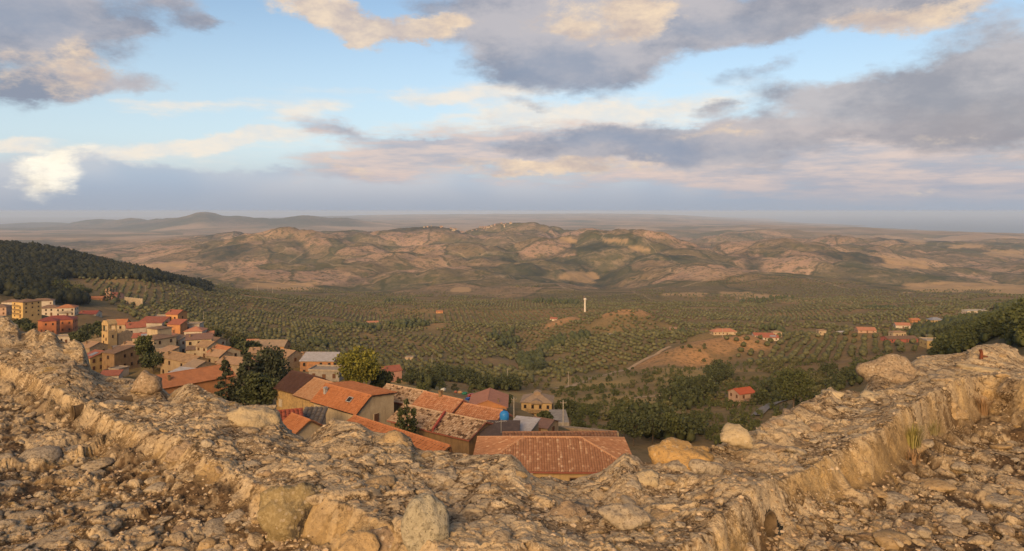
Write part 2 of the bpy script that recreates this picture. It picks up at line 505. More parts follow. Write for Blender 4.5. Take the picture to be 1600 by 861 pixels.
HF('house with flat dark grey sheet roof and television aerial', (-1.55, 92.0, -29.1, -.03, 4.6, 4.2, 1.05, 1.0, 0), 5, 'mono', 'tan_wall', 'dark_sheet', fl=1, nc=0, ns=0)
HF('tan annex with pale grey sheet roof behind the dark sheet roof', (1.45, 95.3, -29.3, -.35, 2.9, 5.0, .65, 1.0, 0), 5.5, 'mono', 'tan_wall', 'pale_sheet', fl=1, nc=0, ns=0)
HF('nearest house with large hipped salmon tile roof below the parapet', (4.4, 76.6, -26.5, -.02, 16.2, 10.0, 1.73, .5, 0), 5.5, 'hip', 'ochre', 'clay', fl=2, nc=4, ns=2, tiled=True, pitch=.27, eaves='pink')
HF('low shingled roof seen over the ridge of the nearest house', (5.9, 87.4, -28.5, .02, 13.6, 5.0, .9, .5, 0), 5, 'gable', 'ochre', 'clay_dark', fl=1, nc=0, ns=1, tiled=True, pitch=.4)
HP('orange house with salmon gable roof and porch posts facing the castle', 764, 652, 214, 14, 11, 5.0, 1.557, 'gable', 2.0, 'orange_wall', 'salmon_plain', fl=2, nc=3, ns=4, porch=True)
HP('ochre villa with grey-tan hipped roofs and columned balconies', 840, 651, 250, 10.6, 9.5, 6.2, -.12, 'hip', 2.2, 'ochre', 'grey_tan', fl=2, nc=4, ns=2, balcony=True, dormer=True)
HP('low shed with purple-brown roof right of the pale sheet roof', 850, 676, 140, 4.0, 5, 1.9, -.5, 'gable', .8, 'tan_wall', 'mauve', fl=1, nc=1, ns=1)
HP('pink house with small red gable roof among the olives', 611, 594, 330, 8.0, 7.4, 5.0, .5, 'gable', 1.7, 'pink', 'red', fl=2, nc=2, ns=2)
HP('small beige flat shed in the olive rows above the pink house', 640, 562, 590, 7.0, 4, 2.4, -.1, 'flat', .3, 'beige', 'flat_roof', fl=1, nc=1, ns=0, name='shed')
HP('pale house with bright red two-part roof on the wooded slope', 1159, 632, 290, 8.2, 6.6, 5.4, .42, 'gable', 1.4, 'pink_tan', 'bright_red', fl=2, nc=2, ns=2, balcony=True)
# left village, middle
HP('orange house with unfinished brick sides under grey metal roof', 500, 583, 255, 12.0, 8, 5.2, -.02, 'mono', 1.6, 'orange_brick', 'pale_sheet', fl=2, nc=4, ns=2)
HP('tan roof showing above the grey metal roof', 490, 572, 285, 9.5, 6, 4.6, -.02, 'gable', 1.0, 'tan_wall', 'tan_plain', fl=1, nc=2, ns=1)
HP('low grey concrete building in front of the metal-roofed house', 512, 592, 215, 9.5, 6, 3.0, -.12, 'flat', .4, 'concrete', 'flat_roof', fl=1, nc=3, ns=1)
HP('long orange house with pale tan roof at the edge of the groves', 424, 556, 300, 13.6, 8, 4.8, -.02, 'gable', 1.9, 'bright_orange', 'grey_tan', fl=2, nc=5, ns=2, balcony=True, chimney=1)
HP('low stone house with tan roofs in front of the long orange house', 412, 562, 262, 9.5, 6.5, 3.2, .1, 'gable', 1.3, 'stone', 'tan_plain', fl=1, nc=2, ns=1)
HP('stone cottage with light tan gable beside the long orange house', 450, 568, 258, 7.5, 7, 3.4, -.55, 'gable', 1.6, 'stone', 'tan_plain', fl=1, nc=1, ns=1)
HP('cream house with bright orange gable roof left of the conifers', 350, 572, 238, 7.6, 7.4, 5.0, -.62, 'gable', 1.7, 'cream', 'orange_plain', fl=2, nc=2, ns=2, chimney=1)
HP('old low house with weathered tan roof behind the conifers', 368, 580, 205, 8.0, 6, 2.8, -.3, 'gable', 1.2, 'stone', 'tan_plain', fl=1, nc=1, ns=1)
HP('low salmon roof just behind the conifer tops', 392, 580, 215, 6.0, 5, 2.8, -.2, 'gable', 1.1, 'tan_wall', 'salmon_plain', fl=1, nc=1, ns=1)
HF('long house with plain red-orange roof dropping toward the conifers', (-69.0, 152.0, -36.2, .83, 15.5, 6.2, 1.9, .5, 0), 5, 'gable', 'orange_wall', 'orange_plain', fl=1, nc=2, ns=1)
HP('orange-walled shed under a worn grey sheet roof', 286, 600, 190, 6.4, 5.0, 2.9, -.35, 'mono', .9, 'bright_orange', 'pale_sheet', fl=1, nc=1, ns=1)
HP('grey stone gable house behind the orange-walled shed', 312, 590, 205, 5.5, 7, 3.6, -.6, 'gable', 1.4, 'stone', 'grey_tan', fl=1, nc=1, ns=1)
HP('long old tan stone house with small dark windows and mossy tile roof', 288, 590, 222, 16.5, 6.0, 6.2, -.58, 'gable', 1.3, 'tan_wall', 'old_plain', fl=2, nc=5, ns=2)
HP('tall stepped cream house, its lower storeys wide and roofed brown', 246, 562, 266, 9.6, 9.0, 8.6, -.52, 'hip', .8, 'cream', 'brown_tan', fl=3, nc=2, ns=2)
HP('upper block of the stepped cream house with thin flat roof', 249, 549, 274, 6.6, 6.0, 9.2, -.52, 'hip', .5, 'cream', 'brown_tan', fl=1, nc=0, ns=0)
HP('cream annex with flat roof beside the stepped cream house', 259, 561, 258, 5.6, 4, 3.8, -.52, 'flat', .3, 'cream', 'flat_roof', fl=1, nc=1, ns=1)
HP('cream house with grey-brown pitched roof and lean-to below', 312, 553, 276, 9.2, 7.6, 6.4, .34, 'gable', 1.5, 'cream', 'mauve', fl=2, nc=3, ns=2)
HP('narrow white house with tan roof left of the grey-brown roof', 284, 552, 284, 6.0, 7, 6.2, -.45, 'gable', 1.2, 'pale', 'tan_plain', fl=2, nc=2, ns=2)
HP('low cream lean-to with brown roof under the grey-brown pitched roof', 307, 559, 262, 6.6, 4.0, 3.4, .3, 'mono', .7, 'cream', 'brown_tan', fl=1, nc=1, ns=0)
HP('salmon hipped roof behind the grey-brown roof', 306, 534, 315, 7.6, 7, 5.2, .1, 'hip', 1.5, 'pale', 'salmon_plain', fl=1, nc=2, ns=1)
HP('white boxy house behind the salmon hipped roof', 303, 527, 335, 7.0, 6, 6.4, .1, 'flat', .4, 'pale', 'flat_roof', fl=2, nc=2, ns=1)
HP('tall orange house with red roof at the grove edge', 276, 517, 342, 6.4, 7, 8.6, -.2, 'gable', 1.5, 'bright_orange', 'red', fl=2, nc=2, ns=1)
HP('lower red roof in front of the tall orange house', 277, 521, 325, 6.8, 5, 4.6, -.2, 'mono', 1.6, 'orange_wall', 'red', fl=1, nc=1, ns=1)
HP('long low building with dark red roof and rust streaks', 241, 519, 335, 11.6, 7, 5.0, -.05, 'mono', 1.9, 'pale', 'rust_plain', fl=1, nc=3, ns=1)
HP('white flat building behind the dark red roof', 253, 510, 360, 9, 6, 5, -.05, 'flat', .4, 'pale', 'flat_roof', fl=1, nc=2, ns=1)
HP('small house with bright salmon-red roof beside the dark red roof', 212, 525, 322, 7.6, 7.0, 4.4, .55, 'gable', 1.9, 'pale', 'red', fl=1, nc=2, ns=1)
HP('low red roof with grey solar panel beside the stepped cream house', 223, 538, 292, 6.6, 6, 3.4, .3, 'gable', 1.2, 'cream', 'red', fl=1, nc=1, ns=1, solar=True)
HP('pale house with wavy orange roof behind the bell tower', 184, 525, 335, 8.6, 8, 6.0, .25, 'gable', 1.8, 'cream', 'orange_plain', fl=2, nc=2, ns=2, balcony=True)
HP('brown-roofed house lining the narrow street', 196, 575, 246, 6.2, 13, 6.4, -.42, 'gable', 1.1, 'brown_wall', 'brown_tan', fl=2, nc=1, ns=5)
HP('yellow house with red and grey roof across the narrow street', 156, 577, 244, 5.2, 10, 5.0, -.48, 'gable', 1.4, 'yellow', 'red', fl=2, nc=1, ns=4, solar=True)
HP('tan stone house with pale roof above the narrow street', 148, 558, 268, 5.4, 7, 4.4, -.5, 'gable', 1.4, 'stone', 'tan_plain', fl=1, nc=1, ns=2)
HP('pale flat-roofed hut at the foot of the narrow street', 186, 588, 228, 4.0, 4, 2.6, -.3, 'flat', .25, 'pale', 'flat_roof', fl=1, nc=1, ns=0, name='hut')
HP('small hut with dark red sheet roof just over the parapet', 174, 597, 212, 5.2, 3.4, 2.4, .18, 'mono', .8, 'pale', 'red', fl=1, nc=1, ns=0, name='hut')
# smaller houses packed between the others
for (_px, _d, _L, _W, _H, _yw, _rt, _wl, _rm, _lab) in [
    (199, 348, 8, 7, 4.6, .3, 'gable', 'beige', 'salmon_plain', 'beige house with salmon roof left of the small salmon-red roof'),
    (229, 352, 7, 6, 4.4, -.2, 'gable', 'pink_tan', 'tan_plain', 'pink-tan house peeping over the dark red roof'),
    (263, 312, 6, 6, 4.6, -.3, 'hip', 'beige', 'salmon_plain', 'small beige house with hipped salmon roof behind the stepped cream house'),
    (291, 338, 7, 6, 4.8, .2, 'gable', 'pale', 'red', 'pale house with dull red roof right of the tall orange house'),
    (321, 318, 7, 6, 4.6, .3, 'gable', 'pink_tan', 'salmon_plain', 'pink-tan house with salmon roof at the village edge above the grey-brown roof'),
    (334, 290, 7, 6, 4.4, -.4, 'gable', 'beige', 'brown_tan', 'beige house with brown roof behind the cream house with orange gable'),
    (207, 262, 6, 6, 4.8, -.45, 'gable', 'tan_wall', 'tan_plain', 'tan house with pale roof up the narrow street'),
    (262, 232, 5, 5, 4.0, -.55, 'mono', 'stone', 'tan_plain', 'low stone house at the left end of the long old tan house'),
    (326, 252, 6, 6, 4.4, -.5, 'gable', 'beige', 'old_plain', 'beige house with mossy roof right of the long old tan house'),
    (343, 222, 6, 5, 3.6, -.5, 'gable', 'stone', 'tan_plain', 'stone house with tan roof above the plain red-orange roof'),
    (133, 300, 7, 6, 4.0, .4, 'gable', 'stone', 'tan_plain', 'stone house with tan roof left of the old retaining wall'),
    (476, 300, 7, 6, 3.6, -.1, 'gable', 'tan_wall', 'tan_plain', 'tan house left of the metal-roofed house'),
    (392, 330, 7, 6, 4.0, .1, 'gable', 'beige', 'salmon_plain', 'beige house with salmon roof left of the long orange house')]:
    HP(_lab, _px, 540, _d, _L, _W, _H, _yw, _rt, 1.4, _wl, _rm, fl=2 if _H > 4.2 else 1, nc=2, ns=2, onground=True)
# left village, far
HP('yellow four-storey apartment block with balconies', 42, 495, 430, 10.5, 11, 9.6, -.42, 'hip', 1.3, 'yellow', 'brown_tan', fl=4, nc=2, ns=3, balcony=True, name='apartment_block')
HP('long beige three-storey house with brown roof on the upper slope', 66, 485, 525, 15, 9, 7.4, .42, 'hip', 1.6, 'pale', 'brown_tan', fl=2, nc=5, ns=2)
HP('pale house with dark grey-brown roof below the long beige house', 79, 492, 470, 12, 9, 5.0, .34, 'hip', 1.7, 'pale', 'brown_tan', fl=2, nc=4, ns=2)
HP('grey house with orange hipped roof and two balcony rows', 105, 493, 472, 11, 9, 5.6, .3, 'hip', 1.8, 'pale', 'orange_plain', fl=2, nc=4, ns=2, balcony=True)
HP('large orange-red school-like building under a dark red roof', 91, 519, 425, 18, 11, 8.0, .32, 'hip', 1.9, 'terracotta', 'dark_red', fl=2, nc=5, ns=3)
HP('projecting wing of the orange-red building with dark red roof', 80, 521, 410, 7, 7, 7.6, .32, 'hip', 1.2, 'terracotta', 'dark_red', fl=2, nc=2, ns=2)
HP('low pale building with flat roof below the orange-red building', 106, 535, 382, 11, 6, 3.6, .3, 'flat', .4, 'pale', 'flat_roof', fl=1, nc=5, ns=1)
HP('pink-tan house cut by the photo edge beside the yellow block', 2, 492, 470, 10, 9, 5.6, .2, 'hip', 1.6, 'pink_tan', 'brown_tan', fl=2, nc=3, ns=2)
HP('brown roof peeping out behind the yellow apartment block', 20, 482, 520, 11, 9, 5.2, .2, 'hip', 1.6, 'pale', 'brown_tan', fl=1, nc=3, ns=2)
HP('low white house with dull red roof beyond the tree clump', 141, 497, 505, 12, 9, 3.4, .1, 'gable', 2.0, 'pale', 'dark_red', fl=1, nc=3, ns=1)
HP('small orange villa beside the tall cypresses', 152, 471, 700, 13, 8, 3.4, .1, 'gable', 1.8, 'bright_orange', 'orange_plain', fl=1, nc=3, ns=1, name='villa')
HP('pink villa with red roof right of the tall cypresses', 182, 466, 710, 10, 8, 4.0, -.3, 'gable', 1.9, 'pink', 'red', fl=1, nc=2, ns=1, name='villa')
HP('tall pale villa half hidden by the cypresses', 172, 464, 725, 7, 7, 8.0, -.2, 'hip', 1.6, 'pink_tan', 'tan_plain', fl=2, nc=2, ns=1, name='villa')
# right, scattered farms
HP('sprawling beige farmhouse with orange-tinged hip roof on the bare bluff', 1130, 522, 640, 22, 9, 2.8, .12, 'hip', 2.2, 'beige', 'salmon_plain', fl=1, nc=6, ns=2, name='farmhouse')
HP('long red-roofed barn in the olive grove, left of the beige block', 1192, 528, 620, 17, 8, 2.8, -.08, 'gable', 1.8, 'pale', 'red', fl=1, nc=4, ns=1, name='barn')
HP('lower red barn with a blue panel on its roof', 1203, 531, 600, 13, 7, 2.6, -.12, 'gable', 1.8, 'pale', 'red', fl=1, nc=3, ns=1, name='barn', solar=True)
HP('pale tan block behind the red barns', 1213, 526, 640, 8, 6, 4.4, -.05, 'hip', 1.0, 'beige', 'tan_plain', fl=1, nc=3, ns=1)
HP('small cube-shaped beige house alone in the olives', 1283, 523, 640, 6.6, 6, 4.2, .0, 'hip', .9, 'beige', 'tan_plain', fl=1, nc=2, ns=1)
HP('low white greenhouse-like shed beyond the cube-shaped house', 1316, 521, 680, 10, 5, 1.8, .15, 'gable', .6, 'pale', 'pale_sheet', fl=1, nc=2, ns=0, name='shed')
HP('farmhouse with wide salmon roof and dark doorway', 1352, 519, 610, 15, 9, 2.4, -.12, 'gable', 2.0, 'pink_tan', 'salmon_plain', fl=1, nc=3, ns=1, name='farmhouse')
HP('pale house with salmon roof left of a thin orange roof', 1409, 512, 680, 13, 8, 3.0, -.2, 'gable', 1.9, 'pale', 'salmon_plain', fl=1, nc=3, ns=1)
HP('small house with thin bright orange roof', 1428, 503, 730, 10, 6, 2.4, .2, 'gable', 1.5, 'orange_wall', 'orange_plain', fl=1, nc=2, ns=0)
HP('yellow house with blue-grey hipped roof', 1461, 504, 720, 13, 9, 3.0, .05, 'hip', 2.4, 'yellow', 'slate_blue', fl=1, nc=4, ns=1)
HP('red-walled farm complex with tan upper storey', 1405, 533, 540, 24, 10, 2.6, .1, 'gable', 1.4, 'brick_red', 'brown_tan', fl=1, nc=4, ns=1, name='farmhouse')
HP('tan upper storey block of the red farm complex', 1402, 527, 560, 11, 6, 4.4, .1, 'hip', .8, 'beige', 'tan_plain', fl=1, nc=5, ns=1)
HP('yellow workshop with flat pale roof and dark doorways', 1466, 543, 470, 19, 11, 5.0, -.1, 'flat', .5, 'yellow', 'cream_flat', fl=1, nc=6, ns=2, name='workshop')
HP('modern white flat-roofed building at the road bend', 1522, 491, 850, 26, 9, 4.6, .12, 'flat', .5, 'pale', 'grey_flat', fl=1, nc=6, ns=1)
HP('small orange house below the road bend', 1553, 499, 640, 9, 7, 3.0, .1, 'hip', 1.5, 'bright_orange', 'salmon_plain', fl=1, nc=2, ns=1)
HP('white cottage with thin red roof on an orange bank', 866, 501, 930, 10, 6, 2.8, -.5, 'gable', 1.6, 'pale', 'red', fl=1, nc=2, ns=1, name='cottage')
HP('small pale ruin on top of the orange knoll', 975, 496, 855, 9, 4, 1.8, 0, 'flat', .3, 'beige', 'flat_roof', fl=1, nc=3, ns=0, name='ruin')
HP('tiny pale hut on the flank of the orange knoll', 955, 526, 760, 5, 4, 2.2, .2, 'mono', .6, 'pale', 'pale_sheet', fl=1, nc=1, ns=0, name='hut')
HP('pinkish tumbledown hut at the right foot of the knoll', 1052, 516, 800, 8, 5, 2.6, .2, 'mono', .8, 'pink_tan', 'tan_plain', fl=1, nc=2, ns=0, name='hut')
HP('tumbledown stone hut in the scrub below the bare bluff', 1008, 645, 250, 4.0, 3.2, 1.8, .6, 'mono', .7, 'stone', 'tan_plain', fl=1, nc=1, ns=0, name='hut')
HP('low pale farm in the far olives left of the green field', 582, 506, 960, 16, 7, 2.6, .2, 'gable', 1.4, 'pink_tan', 'salmon_plain', fl=1, nc=3, ns=0, name='farmhouse')
HP('small bright orange barn beyond the green field', 687, 489, 1150, 11, 8, 2.4, 0, 'gable', 1.6, 'bright_orange', 'orange_plain', fl=1, nc=2, ns=0, name='barn')

# ------------------------------------------------------------------ terrain height
COLS = np.array([-900, -400, 0, 150, 300, 450, 600, 750, 900, 1050, 1200, 1350, 1500, 1600, 2000, 2600], float)
ROWS = [
    (4,   [-3] * 16),
    (9,   [-8] * 16),
    (40,  [-12, -13, -14, -15, -17, -19, -20, -20, -20, -20, -19, -18, -15, -13, -10, -8]),
    (70,  [-15, -16, -18, -20, -24, -29, -32, -33, -33, -32, -31, -28, -22, -18, -13, -10]),
    (100, [-18, -19, -22, -26, -30, -33, -34.5, -34, -36, -41, -41, -37, -29, -23, -16, -12]),
    (170, [-28, -30, -36, -43, -42, -43, -46, -48.5, -55, -60, -58, -52, -41, -33, -22, -18]),
    (250, [-40, -44, -52, -56, -50, -53, -60, -70, -75, -73, -71, -64, -50, -38, -28, -22]),
    (420, [-52, -58, -66, -70, -67, -83, -95, -104, -104, -99, -96, -92, -82, -58, -40, -34]),
    (600, [-55, -60, -69, -83, -96, -114, -126, -133, -129, -114, -116, -112, -103, -84, -55, -48]),
    (850, [-40, -48, -70, -94, -113, -131, -143, -150, -146, -138, -136, -134, -126, -117, -80, -70]),
    (1150, [-30, -40, -52, -66, -120, -153, -164, -172, -168, -166, -165, -163, -156, -150, -110, -100]),
    (1500, [-70, -90, -112, -128, -158, -181, -189, -194, -191, -190, -189, -188, -188, -186, -160, -150]),
    (2000, [-170, -190, -203, -206, -214, -221, -226, -226, -223, -223, -224, -226, -229, -229, -215, -210]),
    (2600, [-240, -243, -244, -244, -240, -232, -230, -228, -228, -232, -240, -250, -256, -256, -250, -250]),
    (3200, [-250, -250, -248, -246, -232, -206, -198, -196, -192, -200, -214, -238, -258, -260, -258, -255]),
    (4000, [-258, -258, -256, -254, -226, -182, -178, -174, -166, -182, -200, -240, -262, -262, -262, -260]),
    (5000, [-266, -266, -264, -262, -246, -194, -178, -150, -150, -186, -212, -240, -260, -262, -262, -262]),
    (6500, [-285, -285, -285, -282, -276, -264, -258, -255, -258, -262, -268, -272, -276, -280, -280, -280]),
    (9000, [-300, -300, -298, -295, -285, -275, -270, -265, -262, -262, -264, -272, -296, -306, -320, -330]),
    (13000, [-340, -340, -335, -325, -300, -280, -270, -258, -250, -250, -268, -322, -410, -440, -480, -500]),
    (20000, [-410, -410, -410, -405, -360, -270, -235, -215, -195, -205, -320, -460, -520, -540, -560, -560]),
    (35000, [-640, -640, -640, -640, -560, -300, -150, -110, -95, -125, -470, -560, -600, -600, -600, -600]),
    (60000, [-500] * 16),
]
_lr = np.log([r[0] for r in ROWS]); _tab = np.array([r[1] for r in ROWS], float)
GD = np.linspace(math.log(4), math.log(60000), 420); GP = np.linspace(-900, 2600, 420)
_t1 = np.stack([np.interp(GD, _lr, _tab[:, j]) for j in range(len(COLS))], 1)
_t2 = np.stack([np.interp(GP, COLS, _t1[i]) for i in range(len(GD))], 0)
_t2 = blur1(blur1(_t2, 4, 0), 7, 1)

BUMPS = [  # px, depth, height, half-width px, half-depth m
    (980, 850, 24, 58, 70), (880, 925, 11, 34, 40), (700, 900, 6, 60, 70), (1130, 575, 9, 60, 34), (1070, 540, 7, 50, 30), (1180, 600, 6, 36, 30), (1100, 500, -5, 40, 24), (960, 560, -8, 60, 60), (820, 760, -11, 45, 160), (230, 900, 12, 70, 140), (842, 222, -6, 34, 20), (96, 372, -7, 40, 34), (84, 320, -4, 60, 40), (765, 188, -3, 34, 16),
    (850, 5000, 40, 36, 380), (740, 5000, 22, 60, 380), (640, 5100, 16, 60, 380), (540, 4700, 46, 50, 420), (465, 3800, 44, 56, 360), (360, 4200, 36, 60, 420), (990, 3700, 34, 60, 330), (1110, 3900, 30, 60, 330), (1240, 3500, 38, 80, 300), (700, 3500, 26, 60, 280), (860, 3600, 34, 50, 280), (560, 3300, 22, 50, 260), (1360, 3700, 26, 70, 320),
    (318, 13000, 150, 26, 1500), (275, 13000, 100, 40, 1500), (400, 13100, 140, 150, 1400), (365, 13000, 50, 40, 1500), (478, 13500, 80, 34, 1500), (530, 13600, 60, 50, 1500), (205, 14500, 140, 34, 1500), (150, 16000, 150, 44, 1500), (60, 19000, 90, 70, 1800),
    (1350, 9500, 40, 60, 900), (1180, 10500, 40, 90, 900), (1500, 8200, 30, 80, 700), (1250, 7600, 22, 100, 600), (1000, 8500, 24, 120, 700),
]
PADS = []
def _pads():
    return [(h['x'], h['y'], h['g'], 0.5 * math.hypot(h['L'], h['W']) + 2.0) for h in HOUSES]

def H0(x, y):
    x = np.asarray(x, float); y = np.asarray(y, float)
    d = np.maximum(y, 4.0)
    px = np.clip(800 + F * x / d, -899, 2599)
    gi = np.clip((np.log(d) - GD[0]) / (GD[1] - GD[0]), 0, len(GD) - 1.001); gj = (px - GP[0]) / (GP[1] - GP[0])
    i = gi.astype(int); j = np.clip(gj.astype(int), 0, len(GP) - 2); u = gi - i; v = gj - j
    z = (_t2[i, j] * (1 - u) + _t2[i + 1, j] * u) * (1 - v) + (_t2[i, j + 1] * (1 - u) + _t2[i + 1, j + 1] * u) * v
    for (bp, bd, bh, wp, wd) in BUMPS:
        e = ((px - bp) / wp) ** 2 + ((d - bd) / wd) ** 2
        z = z + bh * np.exp(-e)
    # relief: soft rolling near by, eroded spurs and gullies in the hills, long swells far off
    z = z + 1.3 * sst(d, 150, 400) * (1 - sst(d, 1200, 1600)) * lumps(x / 34, y / 34, 4, 8)
    z = z + 12.0 * sst(d, 480, 800) * (1 - sst(d, 1900, 2600)) * fbm(x / 210, y / 210, 3, 4)
    z = z + 2.6 * sst(d, 150, 500) * (1 - sst(d, 1800, 2600)) * fbm(x / 130, y / 130, 4, 3)
    hill = sst(d, 1750, 2550) * (1 - sst(d, 6500, 9000)) * sst(px, 120, 420) * (1 - 0.35 * sst(px, 1250, 1500))
    wx = x + 160 * fbm(x / 700, y / 700, 3, 41); wy = y + 160 * fbm(x / 700, y / 700, 3, 43)
    z = z + hill * (108 * lumps(wx / 720, wy / 900, 6, 11, .47) + 60 * fbm(x / 1300, y / 1300, 2, 13) - 14)
    z = z + (1 - hill) * sst(d, 2300, 3200) * (1 - sst(d, 6500, 9000)) * 22 * ridged(wx / 500, wy / 500, 5, 15)
    z = z + sst(d, 6500, 9000) * (1 - sst(d, 40000, 50000)) * (34 * ridged(wx / 1900, wy / 1900, 5, 21) + 26 * fbm(x / 5200, y / 5200, 3, 23))
    z = z + sst(d, 10800, 12500) * (1 - sst(px, 540, 640)) * (1 - sst(d, 18000, 21000)) * 34 * ridged(wx / 900, wy / 900, 5, 25, .55)
    return z

def gully_mask(x, y):
    """scrub fills the gullies that cut the eroded hills"""
    wx = x + 160 * fbm(x / 700, y / 700, 3, 41); wy = y + 160 * fbm(x / 700, y / 700, 3, 43)
    a, b = wx / 720, wy / 900
    g = 1 - sst(np.abs(vnoise(a, b, 11)), .015, .075)
    a2, b2 = 1.62 * a + 1.17 * b + 5.3, -1.17 * a + 1.62 * b + 2.1
    g = np.maximum(g, .8 * (1 - sst(np.abs(vnoise(a2, b2, 40)), .01, .07)))
    return g * sst(y, 2000, 2500) * (1 - sst(y, 6000, 7500))

for _hh in HOUSES:
    if _hh.get('onground'):
        _hh['g'] = float(H0(np.array([_hh['x']]), np.array([_hh['y']]))[0])
PADS = _pads()

def H(x, y):
    z = H0(x, y)
    x = np.asarray(x, float); y = np.asarray(y, float)
    sw = np.zeros_like(z); sz = np.zeros_like(z); mw = np.zeros_like(z)
    for (hx, hy, hz, r) in PADS:
        near = (np.abs(x - hx) < 3.2 * r) & (np.abs(y - hy) < 3.2 * r)
        if not near.any(): continue
        e = np.hypot(x[near] - hx, y[near] - hy) / r
        w = 1 - sst(e, 0.9, 3.0)
        wz = w ** 3 + 1e-9
        sw[near] += wz; sz[near] += wz * (hz + 0.0); mw[near] = np.maximum(mw[near], w)
    return np.where(mw > 0, z * (1 - mw) + mw * sz / np.maximum(sw, 1e-9), z)

def Hs(x, y):
    return float(H(np.array([x]), np.array([y]))[0])

# ------------------------------------------------------------------ ground-cover zones
D_MIN = np.array([(-300, 1400), (-100, 1300), (80, 1000), (140, 800), (200, 540), (260, 400), (320, 330), (420, 318), (560, 318), (660, 345), (700, 410), (860, 400), (930, 560), (1010, 560), (1060, 610), (1120, 585), (1190, 430), (1240, 320), (1300, 290), (1400, 330), (1480, 600), (1560, 820), (1750, 900)], float)
def grove_min(px):
    return np.interp(px, D_MIN[:, 0], D_MIN[:, 1])
def pxy(x, y):
    return 800 + F * x / np.maximum(y, 4.0)
def forest_mask(x, y):
    """dark wooded hill on the left and the wooded spur on the right"""
    px = pxy(x, y)
    n = 60 * fbm(x / 120, y / 120, 3, 77)
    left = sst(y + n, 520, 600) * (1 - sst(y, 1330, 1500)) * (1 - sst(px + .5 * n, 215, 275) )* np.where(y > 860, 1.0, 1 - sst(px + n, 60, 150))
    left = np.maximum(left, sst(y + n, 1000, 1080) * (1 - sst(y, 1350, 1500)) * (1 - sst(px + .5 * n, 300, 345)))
    right = sst(px + .4 * n, 1440 + 0 * px, 1500) * sst(y + n, 200, 260) * (1 - sst(y + n, 720, 800))
    right = np.maximum(right, sst(px + .3 * n, 1540, 1600) * sst(y, 150, 220) * (1 - sst(y + n, 900, 1000)))
    far = sst(y, 11000, 12000) * (1 - sst(px + .2 * n, 540, 600)) * .85
    nf = .5 * fbm(x / 260, y / 260, 4, 78)
    for (a, d_, wa, wd) in [(650, 4650, 120, 330), (500, 4800, 70, 300), (560, 3050, 60, 160), (1010, 4550, 50, 260), (830, 2750, 40, 130), (1190, 4500, 90, 260), (350, 3300, 60, 260), (1330, 3150, 70, 160), (930, 3250, 34, 140), (1060, 2950, 40, 120), (1420, 5600, 90, 500), (300, 5600, 120, 600)]:
        far = np.maximum(far, .9 * (1 - sst(np.sqrt(((px - a) / wa) ** 2 + ((y - d_) / wd) ** 2) + nf, .45, 1.0)))
    return np.clip(np.maximum(np.maximum(left, right), far), 0, 1)
BARE = [(980, 850, 60, 46), (1125, 558, 80, 40), (1055, 525, 70, 36), (885, 905, 36, 34), (1180, 585, 42, 22), (675, 900, 26, 16), (745, 905, 30, 16), (1150, 600, 26, 20), (410, 1250, 60, 26), (220, 640, 30, 24)]
def bare_mask(x, y):
    px = pxy(x, y); m = np.zeros_like(px)
    n = .75 * fbm(x / 42, y / 42, 5, 91, .6)
    for (bp, bd, wp, wd) in BARE:
        m = np.maximum(m, 1 - sst(np.sqrt(((px - bp) / wp) ** 2 + ((y - bd) / wd) ** 2) + n, .55, 1.0))
    return m
def grass_mask(x, y):
    """pale dry grass: the field under the groves and the yard by the houses"""
    px = pxy(x, y); n = .35 * fbm(x / 30, y / 30, 4, 95)
    m = np.zeros_like(px)
    for (bp, bd, wp, wd) in [(930, 430, 80, 70), (640, 310, 75, 36), (800, 345, 150, 40), (1010, 300, 80, 60), (715, 940, 26, 14), (1060, 430, 70, 60), (700, 262, 60, 40), (950, 330, 70, 60)]:
        m = np.maximum(m, 1 - sst(np.sqrt(((px - bp) / wp) ** 2 + ((y - bd) / wd) ** 2) + n, .6, 1.0))
    return m

